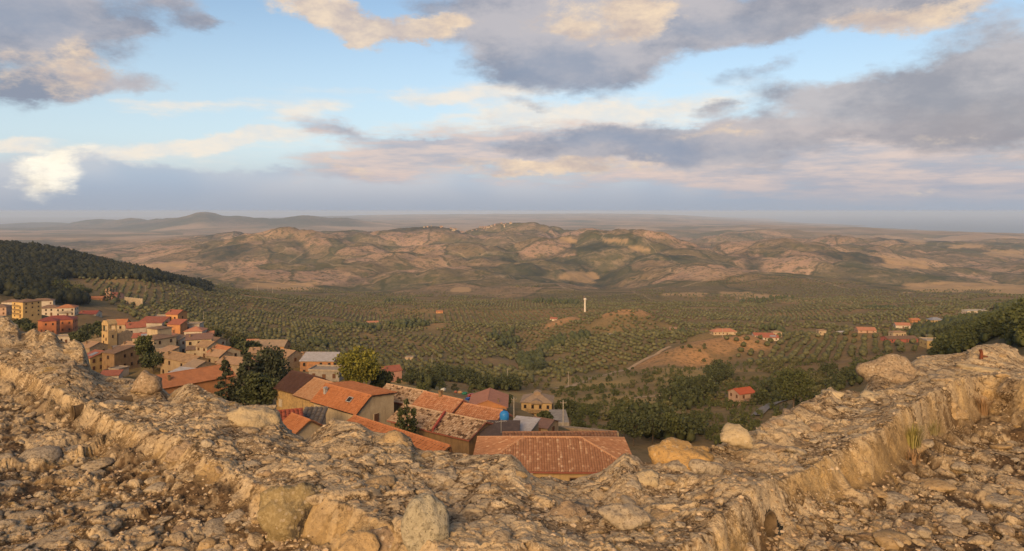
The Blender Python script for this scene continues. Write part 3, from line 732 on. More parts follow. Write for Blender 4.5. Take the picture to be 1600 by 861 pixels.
def terrain_material():
    m, N, b = new_mat('countryside_soil_and_fields')
    p = N.n('ShaderNodeNewGeometry').outputs['Position']
    z = N.attr('zone')
    zr = N.n('ShaderNodeSeparateColor'); N.put(zr.inputs[0], z)
    forest, bare, grass = zr.outputs[0], zr.outputs[1], zr.outputs[2]
    far = N.attr('far', 'Fac')           # 0 near groves ... 1 open hills
    w = N.vmath('SCALE', N.vmath('SUBTRACT', N.noise(p, 0.004, 4, .6, 0, 'Color'), (.5, .5, .5)), 160.0)
    q = N.vmath('ADD', p, w)
    qf = N.vmath('MULTIPLY', q, (1, 1, 0))
    # near: red-brown tilled soil with dry weeds
    n1 = N.noise(p, 0.02, 6, .6); n2 = N.noise(p, 0.35, 5, .65); n3 = N.noise(p, .006, 4, .55)
    near = N.mix(N.mapr(n1, .35, .65), (0.245, 0.165, 0.078), (0.175, 0.13, 0.06))
    near = N.mix(N.mapr(n2, .45, .7, 0, .6), near, (0.075, 0.07, 0.032))
    near = N.mix(N.mapr(n3, .5, .66, 0, .6), near, (0.20, 0.125, 0.062))
    soil = N.mix(N.mapr(n1, .35, .65), (0.43, 0.235, 0.105), (0.32, 0.195, 0.095))
    soil = N.mix(N.mapr(n2, .42, .7, 0, .8), soil, (0.11, 0.085, 0.04))
    gr = N.mix(N.mapr(n1, .35, .65), (0.33, 0.23, 0.095), (0.24, 0.175, 0.075))
    gr = N.mix(N.mapr(n2, .48, .72, 0, .7), gr, (0.11, 0.095, 0.04))
    near = N.mix(grass, near, gr)
    near = N.mix(bare, near, soil)
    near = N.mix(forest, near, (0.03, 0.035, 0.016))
    # far: parcels of stubble, ploughed clay, olive green and scrub
    pc = N.voro(qf, 0.0034, out='Color')
    ps = N.n('ShaderNodeSeparateColor'); N.put(ps.inputs[0], pc)
    pc2 = N.voro(N.vmath('ADD', qf, (900, 300, 0)), 0.0013, out='Color')
    ps2 = N.n('ShaderNodeSeparateColor'); N.put(ps2.inputs[0], pc2)
    big = N.noise(qf, .0007, 4, .55)
    sel = N.math('ADD', N.math('MULTIPLY', ps.outputs[0], .55), N.math('ADD', N.math('MULTIPLY', ps2.outputs[0], .2), N.math('MULTIPLY', N.math('SUBTRACT', big, .35), .95)))
    fld = N.ramp(sel, [(.0, (.07, .075, .034)), (.26, (.105, .098, .05)), (.40, (.155, .12, .068)), (.54, (.24, .165, .10)), (.66, (.325, .21, .14)), (.80, (.37, .245, .165)), (.97, (.44, .30, .18))])
    er = N.noise(N.vmath('MULTIPLY', q, (1, 1, 2.5)), 0.012, 7, .68)
    fld = N.mix(N.mapr(er, .47, .62, 0, .6), fld, (.33, .235, .155))
    er2 = N.noise(q, 0.02, 7, .7)
    fld = N.mix(N.mapr(er2, .5, .64, 0, .85), fld, (.075, .075, .036))
    fine = N.noise(p, .05, 6, .7)
    fld = N.mix(N.mapr(fine, .5, .62, 0, .7), fld, (.07, .068, .034))
    shrubs = N.mapr(N.math('ADD', N.voro(N.vmath('MULTIPLY', p, (1, 1, 0)), .045), N.math('MULTIPLY', N.noise(p, .008, 4, .6), .55)), .42, .52, 1.0, 0.0)
    fld = N.mix(N.math('MULTIPLY', shrubs, .8), fld, (.055, .058, .028))
    sc = N.noise(q, .0032, 7, .62)
    fld = N.mix(N.mapr(sc, .52, .64, 0, .7), fld, (.085, .082, .04))
    # orchard dots on the valley floor where single trees are too small to build
    dots = N.mapr(N.voro(N.vmath('MULTIPLY', p, (1, 1, 0)), 0.11, rnd=.45), .30, .42, 1.0, 0.0)
    valley = N.mix(N.math('MULTIPLY', dots, .9), N.mix(N.mapr(n3, .45, .6), N.mix(N.mapr(ps.outputs[1], .3, .7), (.15, .115, .06), (.115, .098, .048)), (.18, .128, .068)), (.06, .06, .028))
    vf = N.attr('valley', 'Fac')
    pick = N.math('MULTIPLY', vf, N.mapr(N.math('ADD', ps.outputs[2], N.math('MULTIPLY', big, .6)), .55, .75, 1.0, .6))
    fld = N.mix(pick, fld, valley)
    hedge = N.voro(qf, 0.0034, 'DISTANCE_TO_EDGE')
    fld = N.mix(N.mapr(hedge, .012, .03, .65, 0.0), fld, (.05, .055, .028))
    lane = N.voro(N.vmath('ADD', qf, (900, 300, 0)), 0.0013, 'DISTANCE_TO_EDGE')
    fld = N.mix(N.mapr(lane, .0025, .005, .35, 0.0), fld, (.40, .30, .20))
    # the open plain beyond the hills: stubble and fallow in broad strips
    pn = N.math('ADD', N.math('MULTIPLY', N.noise(N.vmath('MULTIPLY', qf, (1, .45, 0)), .0011, 5, .6), .7), N.math('MULTIPLY', ps2.outputs[1], .3))
    pl = N.ramp(pn, [(.3, (.10, .10, .055)), (.42, (.19, .145, .09)), (.52, (.31, .215, .14)), (.62, (.40, .28, .18)), (.75, (.20, .16, .10))])
    fld = N.mix(N.math('MULTIPLY', N.attr('plain', 'Fac'), .8), fld, pl)
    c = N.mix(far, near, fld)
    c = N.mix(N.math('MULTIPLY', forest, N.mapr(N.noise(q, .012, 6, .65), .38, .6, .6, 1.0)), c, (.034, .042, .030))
    # pale straw fields seen in the photograph's valley, as parcels with their own outline
    st = N.math('MULTIPLY', N.attr('straw', 'Fac'), N.mapr(N.noise(q, .02, 5, .6), .3, .6, .45, .85))
    c = N.mix(st, c, N.mix(n1, (.44, .285, .14), (.36, .25, .14)))
    N.put(b.inputs['Base Color'], c)
    b.inputs['Roughness'].default_value = 1.0
    b.inputs['Specular IOR Level'].default_value = 0.05
    bump(N, b, N.math('ADD', n2, N.math('MULTIPLY', n1, 4)), .6, .6)
    return m

STRAW = [(1420, 412, 38, 9, 4), (1490, 448, 75, 8, -2), (1590, 452, 50, 9, 5), (1200, 464, 44, 5, 5), (1280, 469, 60, 5, 2), (440, 446, 62, 5, 0), (1570, 396, 30, 6, 4), (1000, 390, 22, 5, 8), (960, 376, 24, 4, 4), (890, 376, 14, 4, 8), (1060, 460, 44, 3, 2), (1430, 378, 16, 4, 2), (260, 418, 44, 7, -3), (1150, 459, 30, 4, 0), (900, 432, 36, 9, 8), (720, 452, 14, 4, 0), (1510, 385, 30, 4, 0)]
def build_terrain():
    nc, nr = 820, 560
    cols = np.concatenate([np.linspace(-850, -160, 50)[:-1], np.linspace(-160, 1760, nc - 100), np.linspace(1760, 2550, 50)[1:]])
    # rows: dense where the ground is seen at a shallow angle
    ld = np.concatenate([np.linspace(math.log(4.0), math.log(220), 60)[:-1], np.linspace(math.log(220), math.log(1700), 190)[:-1], np.linspace(math.log(1700), math.log(7500), 230)[:-1], np.linspace(math.log(7500), math.log(58000), 110)])
    dd = np.exp(ld)
    PX, D = np.meshgrid(cols, dd)
    X = (PX - 800) / F * D; Y = D
    Z = H(X.ravel(), Y.ravel()).reshape(X.shape)
    V = np.stack([X, Y, Z], -1).reshape(-1, 3)
    n, m = PX.shape
    idx = np.arange(n * m).reshape(n, m)
    fc = np.stack([idx[:-1, :-1], idx[:-1, 1:], idx[1:, 1:], idx[1:, :-1]], -1).reshape(-1, 4)
    x, y = X.ravel(), Y.ravel()
    fo, ba, gr = forest_mask(x, y), bare_mask(x, y), grass_mask(x, y)
    zone = np.stack([fo, ba, gr, np.ones_like(fo)], -1)
    far = sst(y + 120 * fbm(x / 200, y / 200, 3, 5), 1450, 1800)
    valley = (1 - sst(y + 300 * fbm(x / 500, y / 500, 3, 6), 1900, 2350))
    PYs = Y0 - F * Z.ravel() / y; pxs = PX.ravel()
    st = np.zeros_like(y)
    nz = .9 * fbm(x / 90, y / 160, 4, 9)
    for (a, b_, wa, wb, sl) in STRAW:
        yy = PYs - b_ - (pxs - a) * sl / 100.
        st = np.maximum(st, 1 - sst(np.maximum(np.abs(pxs - a) / wa, np.abs(yy) / wb) + nz * .8, .75, .95))
    st *= sst(y, 1300, 1500)
    zone[:, 0] = np.maximum(zone[:, 0], .8 * gully_mask(x, y))
    me = npmesh('ground', V, fc, True, [terrain_material()], {'zone': ('POINT', 'FLOAT_COLOR', zone), 'far': ('POINT', 'FLOAT', far), 'valley': ('POINT', 'FLOAT', valley), 'straw': ('POINT', 'FLOAT', st), 'plain': ('POINT', 'FLOAT', sst(y, 5600, 7500))})
    tag(link('ground', me), 'rolling dry countryside of groves, fields and eroded hills', 'terrain', kind='structure')

build_terrain()

def build_sea():
    m, N, b = new_mat('sea_water')
    p = N.n('ShaderNodeNewGeometry').outputs['Position']
    N.put(b.inputs['Base Color'], (0.05, 0.09, 0.14, 1))
    b.inputs['Roughness'].default_value = .35
    b.inputs['Specular IOR Level'].default_value = .4
    bump(N, b, N.noise(p, .02, 3, .5), .3, 2.0)
    v = []; f = []
    a = np.linspace(.12, 1.25, 41)
    for r in (7000, 25000, 100000):
        for t in a: v.append((r * math.sin(t), r * math.cos(t), -430.0))
    for i in range(2):
        for j in range(40):
            f.append((i * 41 + j, i * 41 + j + 1, (i + 1) * 41 + j + 1, (i + 1) * 41 + j))
    tag(link('sea', npmesh('sea', v, f, True, [m])), 'hazy blue sea along the horizon behind the coast', 'sea', kind='structure')
build_sea()

# ------------------------------------------------------------------ castle terrace: rubble floor and ruined parapet
BASE = np.array([(-400, 470), (-250, 520), (0, 598), (70, 635), (120, 663), (200, 712), (260, 742), (320, 768), (380, 808), (480, 858), (560, 905), (640, 950), (700, 985), (850, 1020), (1000, 1000), (1100, 950), (1175, 885), (1205, 850), (1240, 820), (1300, 787), (1369, 762), (1420, 722), (1464, 688), (1500, 668), (1530, 650), (1552, 655), (1600, 668), (1850, 760), (2000, 800)], float)
FACE = np.array([(-400, .2), (0, .17), (120, .14), (200, .14), (264, .18), (330, .17), (400, .15), (500, .24), (640, .22), (800, .2), (1000, .2), (1175, .22), (1250, .23), (1369, .28), (1464, .32), (1530, .3), (1600, .33), (2000, .33)], float)
DOUT = np.array([(-400, 12.5), (-250, 10.5), (0, 8.2), (140, 6.7), (300, 5.75), (450, 5.0), (600, 4.4), (800, 3.8), (950, 3.75), (1100, 4.0), (1200, 4.35), (1300, 5.1), (1400, 5.9), (1480, 6.5), (1540, 6.8), (1600, 7.0), (1850, 7.5), (2000, 7.8)], float)
SIL = np.array([(-400, 455), (-250, 470), (-50, 487), (0, 492), (14, 493.5), (21, 501), (28.5, 505), (30, 514), (41, 516.5), (53.5, 510), (64, 517), (75.6, 513), (87, 519), (93, 528), (104.6, 533), (116, 528), (130, 535), (138, 556), (142, 574), (153, 579), (162, 583), (182, 588), (202, 588), (250, 599), (265, 613), (273, 606), (288, 597.5), (295, 595), (311, 599), (322, 607), (340, 613), (355, 622), (368, 623), (380, 630), (397, 628), (419, 629), (437, 639), (441, 656), (456, 671), (476, 683), (488, 675), (495, 666), (522, 650), (539, 653), (564, 658), (583, 671), (612, 673), (625, 669), (642, 680), (647, 692), (661, 699), (687, 699), (707, 702), (740, 705), (780, 704), (800, 705), (812, 715), (825, 732), (837, 741), (862, 740), (887, 746), (912, 739), (937, 732), (955, 720), (975, 702), (995, 707), (1006, 717), (1023, 714), (1050, 706), (1080, 700), (1107, 694), (1126, 690), (1150, 684), (1171, 669), (1180, 667), (1201, 650), (1229, 639), (1253, 624), (1283, 612), (1297, 599), (1309, 607), (1329, 605), (1347, 611), (1355, 595), (1365, 579), (1396, 565), (1424, 563), (1440, 552), (1487, 550), (1511, 546), (1527, 536), (1567, 533), (1588, 540), (1594, 551), (1600, 553), (1850, 600), (2000, 610)], float)

def fg_profile(px):
    db = EYE * F / (np.interp(px, BASE[:, 0], BASE[:, 1]) - Y0)
    fh = np.interp(px, FACE[:, 0], FACE[:, 1])
    do = np.interp(px, DOUT[:, 0], DOUT[:, 1])
    return db, fh, do
_spx = np.arange(-400, 2001, 2.0)
_db, _fh, _do = fg_profile(_spx)
_db = blur1(_db, 6, 0); _do = blur1(_do, 14, 0); _fh = blur1(_fh, 10, 0)
_sy = np.interp(_spx, SIL[:, 0], SIL[:, 1]); _sys = blur1(_sy, 16, 0) + 2

HOLES = []   # drain openings: filled in below as (centre, radius)

def fg_height(px, d):
    """height of terrace and parapet, and the zone (0 floor ... 1 wall), for arrays of bearing px and depth d"""
    x = (px - 800) / F * d; y = d
    db = np.interp(px, _spx, _db); fh = np.interp(px, _spx, _fh); do = np.interp(px, _spx, _do)
    sil = np.interp(px, _spx, _sy); sils = np.interp(px, _spx, _sys)
    # irregular foot of the wall
    wob = .06 * fbm(x / .4, y / .4, 3, 201) + .006 * fbm(x / .09, y / .09, 2, 203)
    t = d - db + wob * 1.6
    wall = sst(t, -.05, .20)
    foot = .05 * (1 - sst(np.abs(t + .02), 0, .28))
    zf = -EYE + .05 * fbm(x / .8, y / .8, 4, 205) + foot
    f = np.clip((d - db) / (do - db), 0, 1)
    zi = -EYE + fh
    zo_d = -(sil - Y0) / F * do; zo_s = -(sils - Y0) / F * do
    ff = sst(f, .0, 1.0) * .55 + f * .45
    zt = zi * (1 - ff) + (zo_s + (zo_d - zo_s) * sst(f, .62, .97)) * ff
    zt = zt + .05 * np.sin(np.pi * f) * fbm(x / .55, y / .55, 3, 207) * 2 - .035 * sst(1 - f, .9, 1.0)
    z = zf * (1 - wall) + zt * wall
    # rubble relief: stones proud of the mortar at three sizes, pits and cracks
    edge = 1 - .75 * sst(f, .9, 1.0)
    wx_, wy_ = x + .03 * fbm(x / .12, y / .12, 3, 221), y + .03 * fbm(x / .12, y / .12, 3, 223)
    a1, a2, ar = cells(wx_ / .19, wy_ / .19, 301)
    s1 = sst(a2 - a1, .02, .30) * (.25 + .75 * ar)
    k1, k2, q1, q2, q3, ox, oy = cellsx((x + .05 * fbm(x / .2, y / .2, 3, 225)) / .31, (y + .05 * fbm(x / .2, y / .2, 3, 227)) / .25, 311)
    blk = sst(k2 - k1, .0, .10)
    facet = ((q1 - .5) * .030 + (q2 - .5) * .10 * ox + (q3 - .5) * .10 * oy) * blk - .012 * (1 - blk)
    h1, h2, u1, u2, u3, px_, py_ = cellsx(wx_ / .105, wy_ / .095, 313)
    blk2 = sst(h2 - h1, .0, .14)
    facet2 = ((u1 - .5) * .010 + (u2 - .5) * .030 * px_ + (u3 - .5) * .030 * py_) * blk2 - .005 * (1 - blk2)
    b1, b2, br = cells(wx_ / .062, wy_ / .062, 303)
    s2 = sst(b2 - b1, .02, .5) * (.2 + .8 * br)
    c1, c2, cr = cells(x / .024, y / .024, 305)
    s3 = sst(c2 - c1, .0, .6) * cr
    patch = sst(fbm(x / .42, y / .42, 3, 231), -.10, .22)
    st0 = (q1 > .72) * sst(k2 - k1, .06, .26); st1 = (u1 > .64) * sst(h2 - h1, .05, .26); st2 = (br > .60) * sst(b2 - b1, .05, .3)
    patch2 = sst(fbm(x / .5 + 9, y / .5, 3, 233), -.16, .10)
    rel = .006 * s2 + .004 * s3 + .011 * lumps(x / .18, y / .18, 5, 211, .55) + facet2 * .8 + facet * patch2 * .8 + .016 * st0 + .010 * st1 + .006 * st2
    z = z + edge * rel * (1.0 - .42 * wall) - .02
    crack = np.abs(fbm(x / .33 + 4, y / .33, 4, 241))
    z = z - .022 * (1 - sst(crack, .0, .022)) * wall * edge
    nz = fbm(x / .02, y / .02, 2, 331)
    pale = np.clip(np.maximum(np.maximum((q1 > .72) * sst(k2 - k1 + .12 * nz, .05, .13) * (.3 + .7 * q2), (u1 > .64) * sst(h2 - h1 + .14 * nz, .06, .14) * (.35 + .65 * u2)), (br > .60) * sst(b2 - b1 + .16 * nz, .07, .16) * (.4 + .6 * ar)), 0, 1)
    return z, wall, (a1, a2, ar, b1, b2, br, pale)

def rock_material():
    """weathered conglomerate: ochre mortar, brown earth crust, grey and cream lichen, black specks"""
    m, N, b = new_mat('weathered_rubble_masonry')
    p = N.n('ShaderNodeNewGeometry').outputs['Position']
    zn = N.n('ShaderNodeSeparateColor'); N.put(zn.inputs[0], N.attr('zone'))
    wall, rnd, earth = zn.outputs[0], zn.outputs[1], zn.outputs[2]
    w = N.vmath('ADD', p, N.vmath('SCALE', N.vmath('SUBTRACT', N.noise(p, 9, 3, .6, 0, 'Color'), (.5, .5, .5)), .06))
    nl = N.noise(p, 1.7, 5, .6); nm = N.noise(w, 8, 6, .65); nf = N.noise(w, 42, 6, .7); nx = N.noise(p, 150, 4, .7)
    base = N.mix(N.mapr(nm, .35, .65), (.22, .145, .070), (.135, .09, .046))
    base = N.mix(N.mapr(nl, .44, .66, 0, .55), base, (.36, .245, .112))
    base = N.mix(N.math('MULTIPLY', wall, .38), base, (.38, .29, .19))
    # dark earthy crust in ragged patches
    base = N.mix(N.math('MULTIPLY', N.mapr(nf, .46, .56), N.mapr(nm, .34, .56, .4, 1.0)), base, (.062, .040, .022))
    pale = N.mix(N.mapr(nm, .3, .7), (.48, .375, .24), (.37, .285, .18))
    pale = N.mix(N.mapr(nf, .52, .62, 0, .75), pale, (.15, .105, .062))
    base = N.mix(N.mapr(rnd, .0, .75, 0, .92, 'LINEAR'), base, pale)
    # lichen: pale cream-grey rosettes of two sizes
    l1 = N.voro(w, 26); l2 = N.voro(N.vmath('ADD', w, (3, 5, 1)), 62)
    ln = N.noise(p, 5.5, 4, .6)
    lm = N.math('MAXIMUM', N.math('MULTIPLY', N.mapr(N.math('ADD', l1, N.math('MULTIPLY', nf, .5)), .46, .60, 1.0, 0.0), N.mapr(ln, .42, .58)),
                N.math('MULTIPLY', N.mapr(N.math('ADD', l2, N.math('MULTIPLY', nf, .4)), .40, .56, 1.0, 0.0), N.mapr(ln, .36, .55)))
    lm = N.math('MULTIPLY', lm, N.mapr(nx, .3, .5, .5, 1))
    base = N.mix(N.math('MULTIPLY', lm, .88), base, N.mix(N.mapr(nl, .4, .6), (.54, .43, .285), (.46, .365, .245)))
    yl = N.math('MULTIPLY', N.mapr(N.noise(p, 3.1, 5, .62), .60, .68), N.mapr(nf, .4, .6))
    base = N.mix(N.math('MULTIPLY', yl, .7), base, (.42, .28, .09))
    # bare earth between the floor stones
    ea = N.mix(N.mapr(nf, .4, .62), (.062, .040, .023), (.12, .079, .045))
    base = N.mix(earth, base, ea)
    # ochre mortar on the inner face
    fa = N.attr('face', 'Fac')
    base = N.mix(N.math('MULTIPLY', fa, N.mapr(nm, .3, .6, .9, .45)), base, N.mix(N.mapr(nf, .35, .65), (.46, .32, .145), (.35, .245, .12)))
    sp = N.mapr(N.noise(p, 95, 3, .6), .64, .70, 0, .8)
    base = N.mix(sp, base, (.05, .04, .03))
    N.put(b.inputs['Base Color'], base)
    b.inputs['Roughness'].default_value = .95
    b.inputs['Specular IOR Level'].default_value = .12
    h = N.math('ADD', N.math('MULTIPLY', nm, 1.6), N.math('ADD', N.math('MULTIPLY', nf, 1.0), N.math('MULTIPLY', nx, .35)))
    h = N.math('ADD', h, N.math('MULTIPLY', lm, .18))
    bump(N, b, h, .75, .016)
    return m
ROCK = rock_material()

def stone_material(name, c1, c2, crust, cfac=.7, lich=.6, oi=True):
    if name in MATS: return MATS[name]
    m, N, b = new_mat(name)
    p = N.n('ShaderNodeTexCoord').outputs['Object']
    g = N.n('ShaderNodeNewGeometry').outputs['Position']
    r = N.n('ShaderNodeObjectInfo').outputs['Random']
    nm = N.noise(g, 11, 6, .62); nf = N.noise(g, 46, 6, .68); nx = N.noise(g, 150, 4, .7)
    if oi:
        c = N.mix(N.math('ADD', N.math('MULTIPLY', r, .75), N.math('MULTIPLY', N.math('SUBTRACT', nm, .4), .9), clamp=True), c1, c2)
    else:
        c = N.mix(N.mapr(N.math('ADD', N.noise(g, 5.5, 5, .65), N.math('MULTIPLY', N.sep(p)[0], 2.2)), .46, .60), c1, c2)
    c = N.mix(N.math('MULTIPLY', N.mapr(nf, .48, .62), cfac), c, crust)
    l = N.math('MULTIPLY', N.mapr(N.math('ADD', N.voro(g, 34), N.math('MULTIPLY', nf, .5)), .44, .6, 1.0, 0.0), N.mapr(N.noise(g, 6, 4, .6), .4, .58))
    c = N.mix(N.math('MULTIPLY', l, lich), c, (.47, .40, .31))
    c = N.mix(N.mapr(N.noise(g, 90, 3, .6), .63, .70, 0, .75), c, (.05, .04, .03))
    N.put(b.inputs['Base Color'], c)
    b.inputs['Specular IOR Level'].default_value = .12
    b.inputs['Roughness'].default_value = .95
    bump(N, b, N.math('ADD', N.math('MULTIPLY', nm, 1.5), N.math('ADD', nf, N.math('MULTIPLY', nx, .4))), .8, .016)
    MATS[name] = m
    return m

def build_foreground():
    cols = np.concatenate([np.linspace(-380, -60, 50)[:-1], np.linspace(-60, 1660, 900), np.linspace(1660, 1980, 50)[1:]])
    db, fh, do = np.interp(cols, _spx, _db), np.interp(cols, _spx, _fh), np.interp(cols, _spx, _do)
    rows = []
    t = np.linspace(0, 1, 12)[:-1]
    for u in t: rows.append(.9 + u * (np.minimum(2.3, db - .25) - .9))
    s0 = np.minimum(2.3, db - .25); e0 = db - .14
    for u in np.linspace(0, 1, 230)[:-1]: rows.append(.5 / (1 / s0 * (1 - u) + 1 / e0 * u) + .5 * (s0 * (1 - u) + e0 * u))
    e1 = db + .24
    for u in np.linspace(0, 1, 44)[:-1]: rows.append(e0 * (1 - u) + e1 * u)
    for u in np.linspace(0, 1, 200): rows.append(1 / (1 / e1 * (1 - u) + 1 / do * u))
    D = np.array(rows); PX = np.repeat(cols[None], len(D), 0)
    Z, wall, (a1, a2, ar, b1, b2, br, pale) = fg_height(PX, D)
    # outer face falling to the slope
    last = D[-1]; zl = Z[-1]
    ext = []
    for k, (dx, dz) in enumerate([(.03, .03), (.08, .12), (.12, .3), (.16, .7), (.22, 1.5), (.35, 3.2), (.9, 6.0), (3.0, 9.5)]):
        ext.append((last + dx, zl - dz))
    De = np.concatenate([D, np.array([e[0] for e in ext])]); Ze = np.concatenate([Z, np.array([e[1] for e in ext])])
    PXe = np.repeat(cols[None], len(De), 0)
    X = (PXe - 800) / F * De
    # the inner face is not a straight cut: courses and lumps push it in and out
    bell = np.concatenate([4 * wall * (1 - wall), np.zeros((len(ext), len(cols)))])
    al = X * .7 + De * .5
    De = De + bell * (.05 * fbm(al / .22, Ze / .09, 4, 281, .55) + .015 * lumps(al / .07, Ze / .05, 3, 283))
    X = (PXe - 800) / F * De
    pad = np.zeros((len(ext), len(cols)))
    wallE = np.concatenate([wall, pad + 1]); arE = np.concatenate([pale, pad])
    f1 = 1 - sst(b2 - b1, .03, .16)
    x_, y_ = X[:len(D)], De[:len(D)]
    earth = np.clip(sst(fbm(x_ / .22, y_ / .22, 5, 261, .6), -.02, .22) + .45 * f1, 0, 1) * (1 - wall)
    near_foot = np.exp(-((D - db[None] + .12) / .22) ** 2) * (1 - wall)
    earth = earth * (1 - .85 * pale)
    earth = np.clip(earth + .6 * near_foot * sst(fbm(x_ / .3, y_ / .3, 3, 267), -.2, .2), 0, 1)
    earthE = np.concatenate([earth, pad])
    face = np.exp(-((D - db[None] - .08) / .11) ** 2)
    face = face * sst(fbm(x_ / .25, y_ / .25, 4, 271), -.22, .16) * (.45 + .55 * sst(PX, 200, 420))
    faceE = np.concatenate([face, pad])
    V = np.stack([X, De, Ze], -1)
    n, m = De.shape
    idx = np.arange(n * m).reshape(n, m)
    quads = np.stack([idx[:-1, :-1], idx[:-1, 1:], idx[1:, 1:], idx[1:, :-1]], -1)
    isw = (De - db[None])[:-1, :-1] > -.015
    # open the two drain holes
    keep = np.ones(isw.shape, bool)
    cen = .25 * (V[:-1, :-1] + V[:-1, 1:] + V[1:, 1:] + V[1:, :-1])
    for (hc, hr) in HOLES:
        dpx = 800 + F * cen[..., 0] / cen[..., 1]; dpy = Y0 - F * cen[..., 2] / cen[..., 1]
        keep &= ~(np.linalg.norm(cen - np.array(hc), axis=-1) < hr)
    zone = np.stack([wallE, arE, earthE, np.ones_like(arE)], -1).reshape(-1, 4)
    Vf = V.reshape(-1, 3)
    out = []
    for mask in (isw & keep, ~isw & keep):
        q = quads[mask]
        used, inv = np.unique(q, return_inverse=True)
        out.append((Vf[used], inv.reshape(-1, 4), zone[used], faceE.reshape(-1)[used]))
    w = empty('parapet_wall', (0, 3.6, -EYE))
    tag(w, 'low ruined rubble-stone parapet wall edging the castle terrace', 'wall')
    me = npmesh('masonry_core', out[0][0] - np.array([0, 3.6, -EYE]), out[0][1], True, [ROCK], {'zone': ('POINT', 'FLOAT_COLOR', out[0][2]), 'face': ('POINT', 'FLOAT', out[0][3])})
    # generated coordinates are world based in the material, so the shift is harmless
    link('masonry_core', me, w)
    me = npmesh('terrace_floor', out[1][0], out[1][1], True, [ROCK], {'zone': ('POINT', 'FLOAT_COLOR', out[1][2]), 'face': ('POINT', 'FLOAT', out[1][3])})
    fl = tag(link('terrace_floor', me), 'rough earth and rubble floor of the castle terrace', 'floor', kind='structure')
    # the terrace goes on under and behind the viewer
    v = []; f = []
    xs = np.linspace(-9, 9, 60); ys = np.linspace(-7, 1.6, 40)
    XX, YY = np.meshgrid(xs, ys)
    ZZ = -EYE - .09 + .04 * fbm(XX / .8, YY / .8, 4, 205)
    ii = np.arange(XX.size).reshape(XX.shape)
    me = npmesh('terrace_floor_back', np.stack([XX, YY, ZZ], -1).reshape(-1, 3), np.stack([ii[:-1, :-1], ii[:-1, 1:], ii[1:, 1:], ii[1:, :-1]], -1).reshape(-1, 4), True, [ROCK])
    link('terrace_floor_behind', me, fl)
    return w, fl

def ico(sub):
    import bmesh
    bm = bmesh.new(); bmesh.ops.create_icosphere(bm, subdivisions=sub, radius=1.0)
    v = np.array([x.co[:] for x in bm.verts]); f = np.array([[q.index for q in x.verts] for x in bm.faces])
    bm.free()
    return v, f
ICO = {k: ico(k) for k in (1, 2, 3, 4)}

def rock_verts(sub, seed, flat=.6, ang=.5, rough=.16):
    """a stone: sphere cut by random planes (broken facets) plus lumps"""
    rng = np.random.RandomState(seed)
    v, f = ICO[sub]; v = v.copy()
    r = np.ones(len(v))
    for k in range(13):
        nrm = rng.normal(size=3); nrm /= np.linalg.norm(nrm)
        h = rng.uniform(.52, .86)
        dp = v @ nrm
        lim = np.where(dp > 1e-3, h / np.maximum(dp, 1e-3), 9)
        r = np.where(lim < r, r * (1 - ang) + lim * ang, r)
    o = rng.uniform(0, 50, 3)
    nn = np.array([mnoise.fractal(Vector(tuple(p * 1.6 + o)), .85, 2.1, 5) for p in v])
    r = r * (1 + rough * nn)
    v = v * r[:, None]
    v[:, 2] *= flat
    return v, f

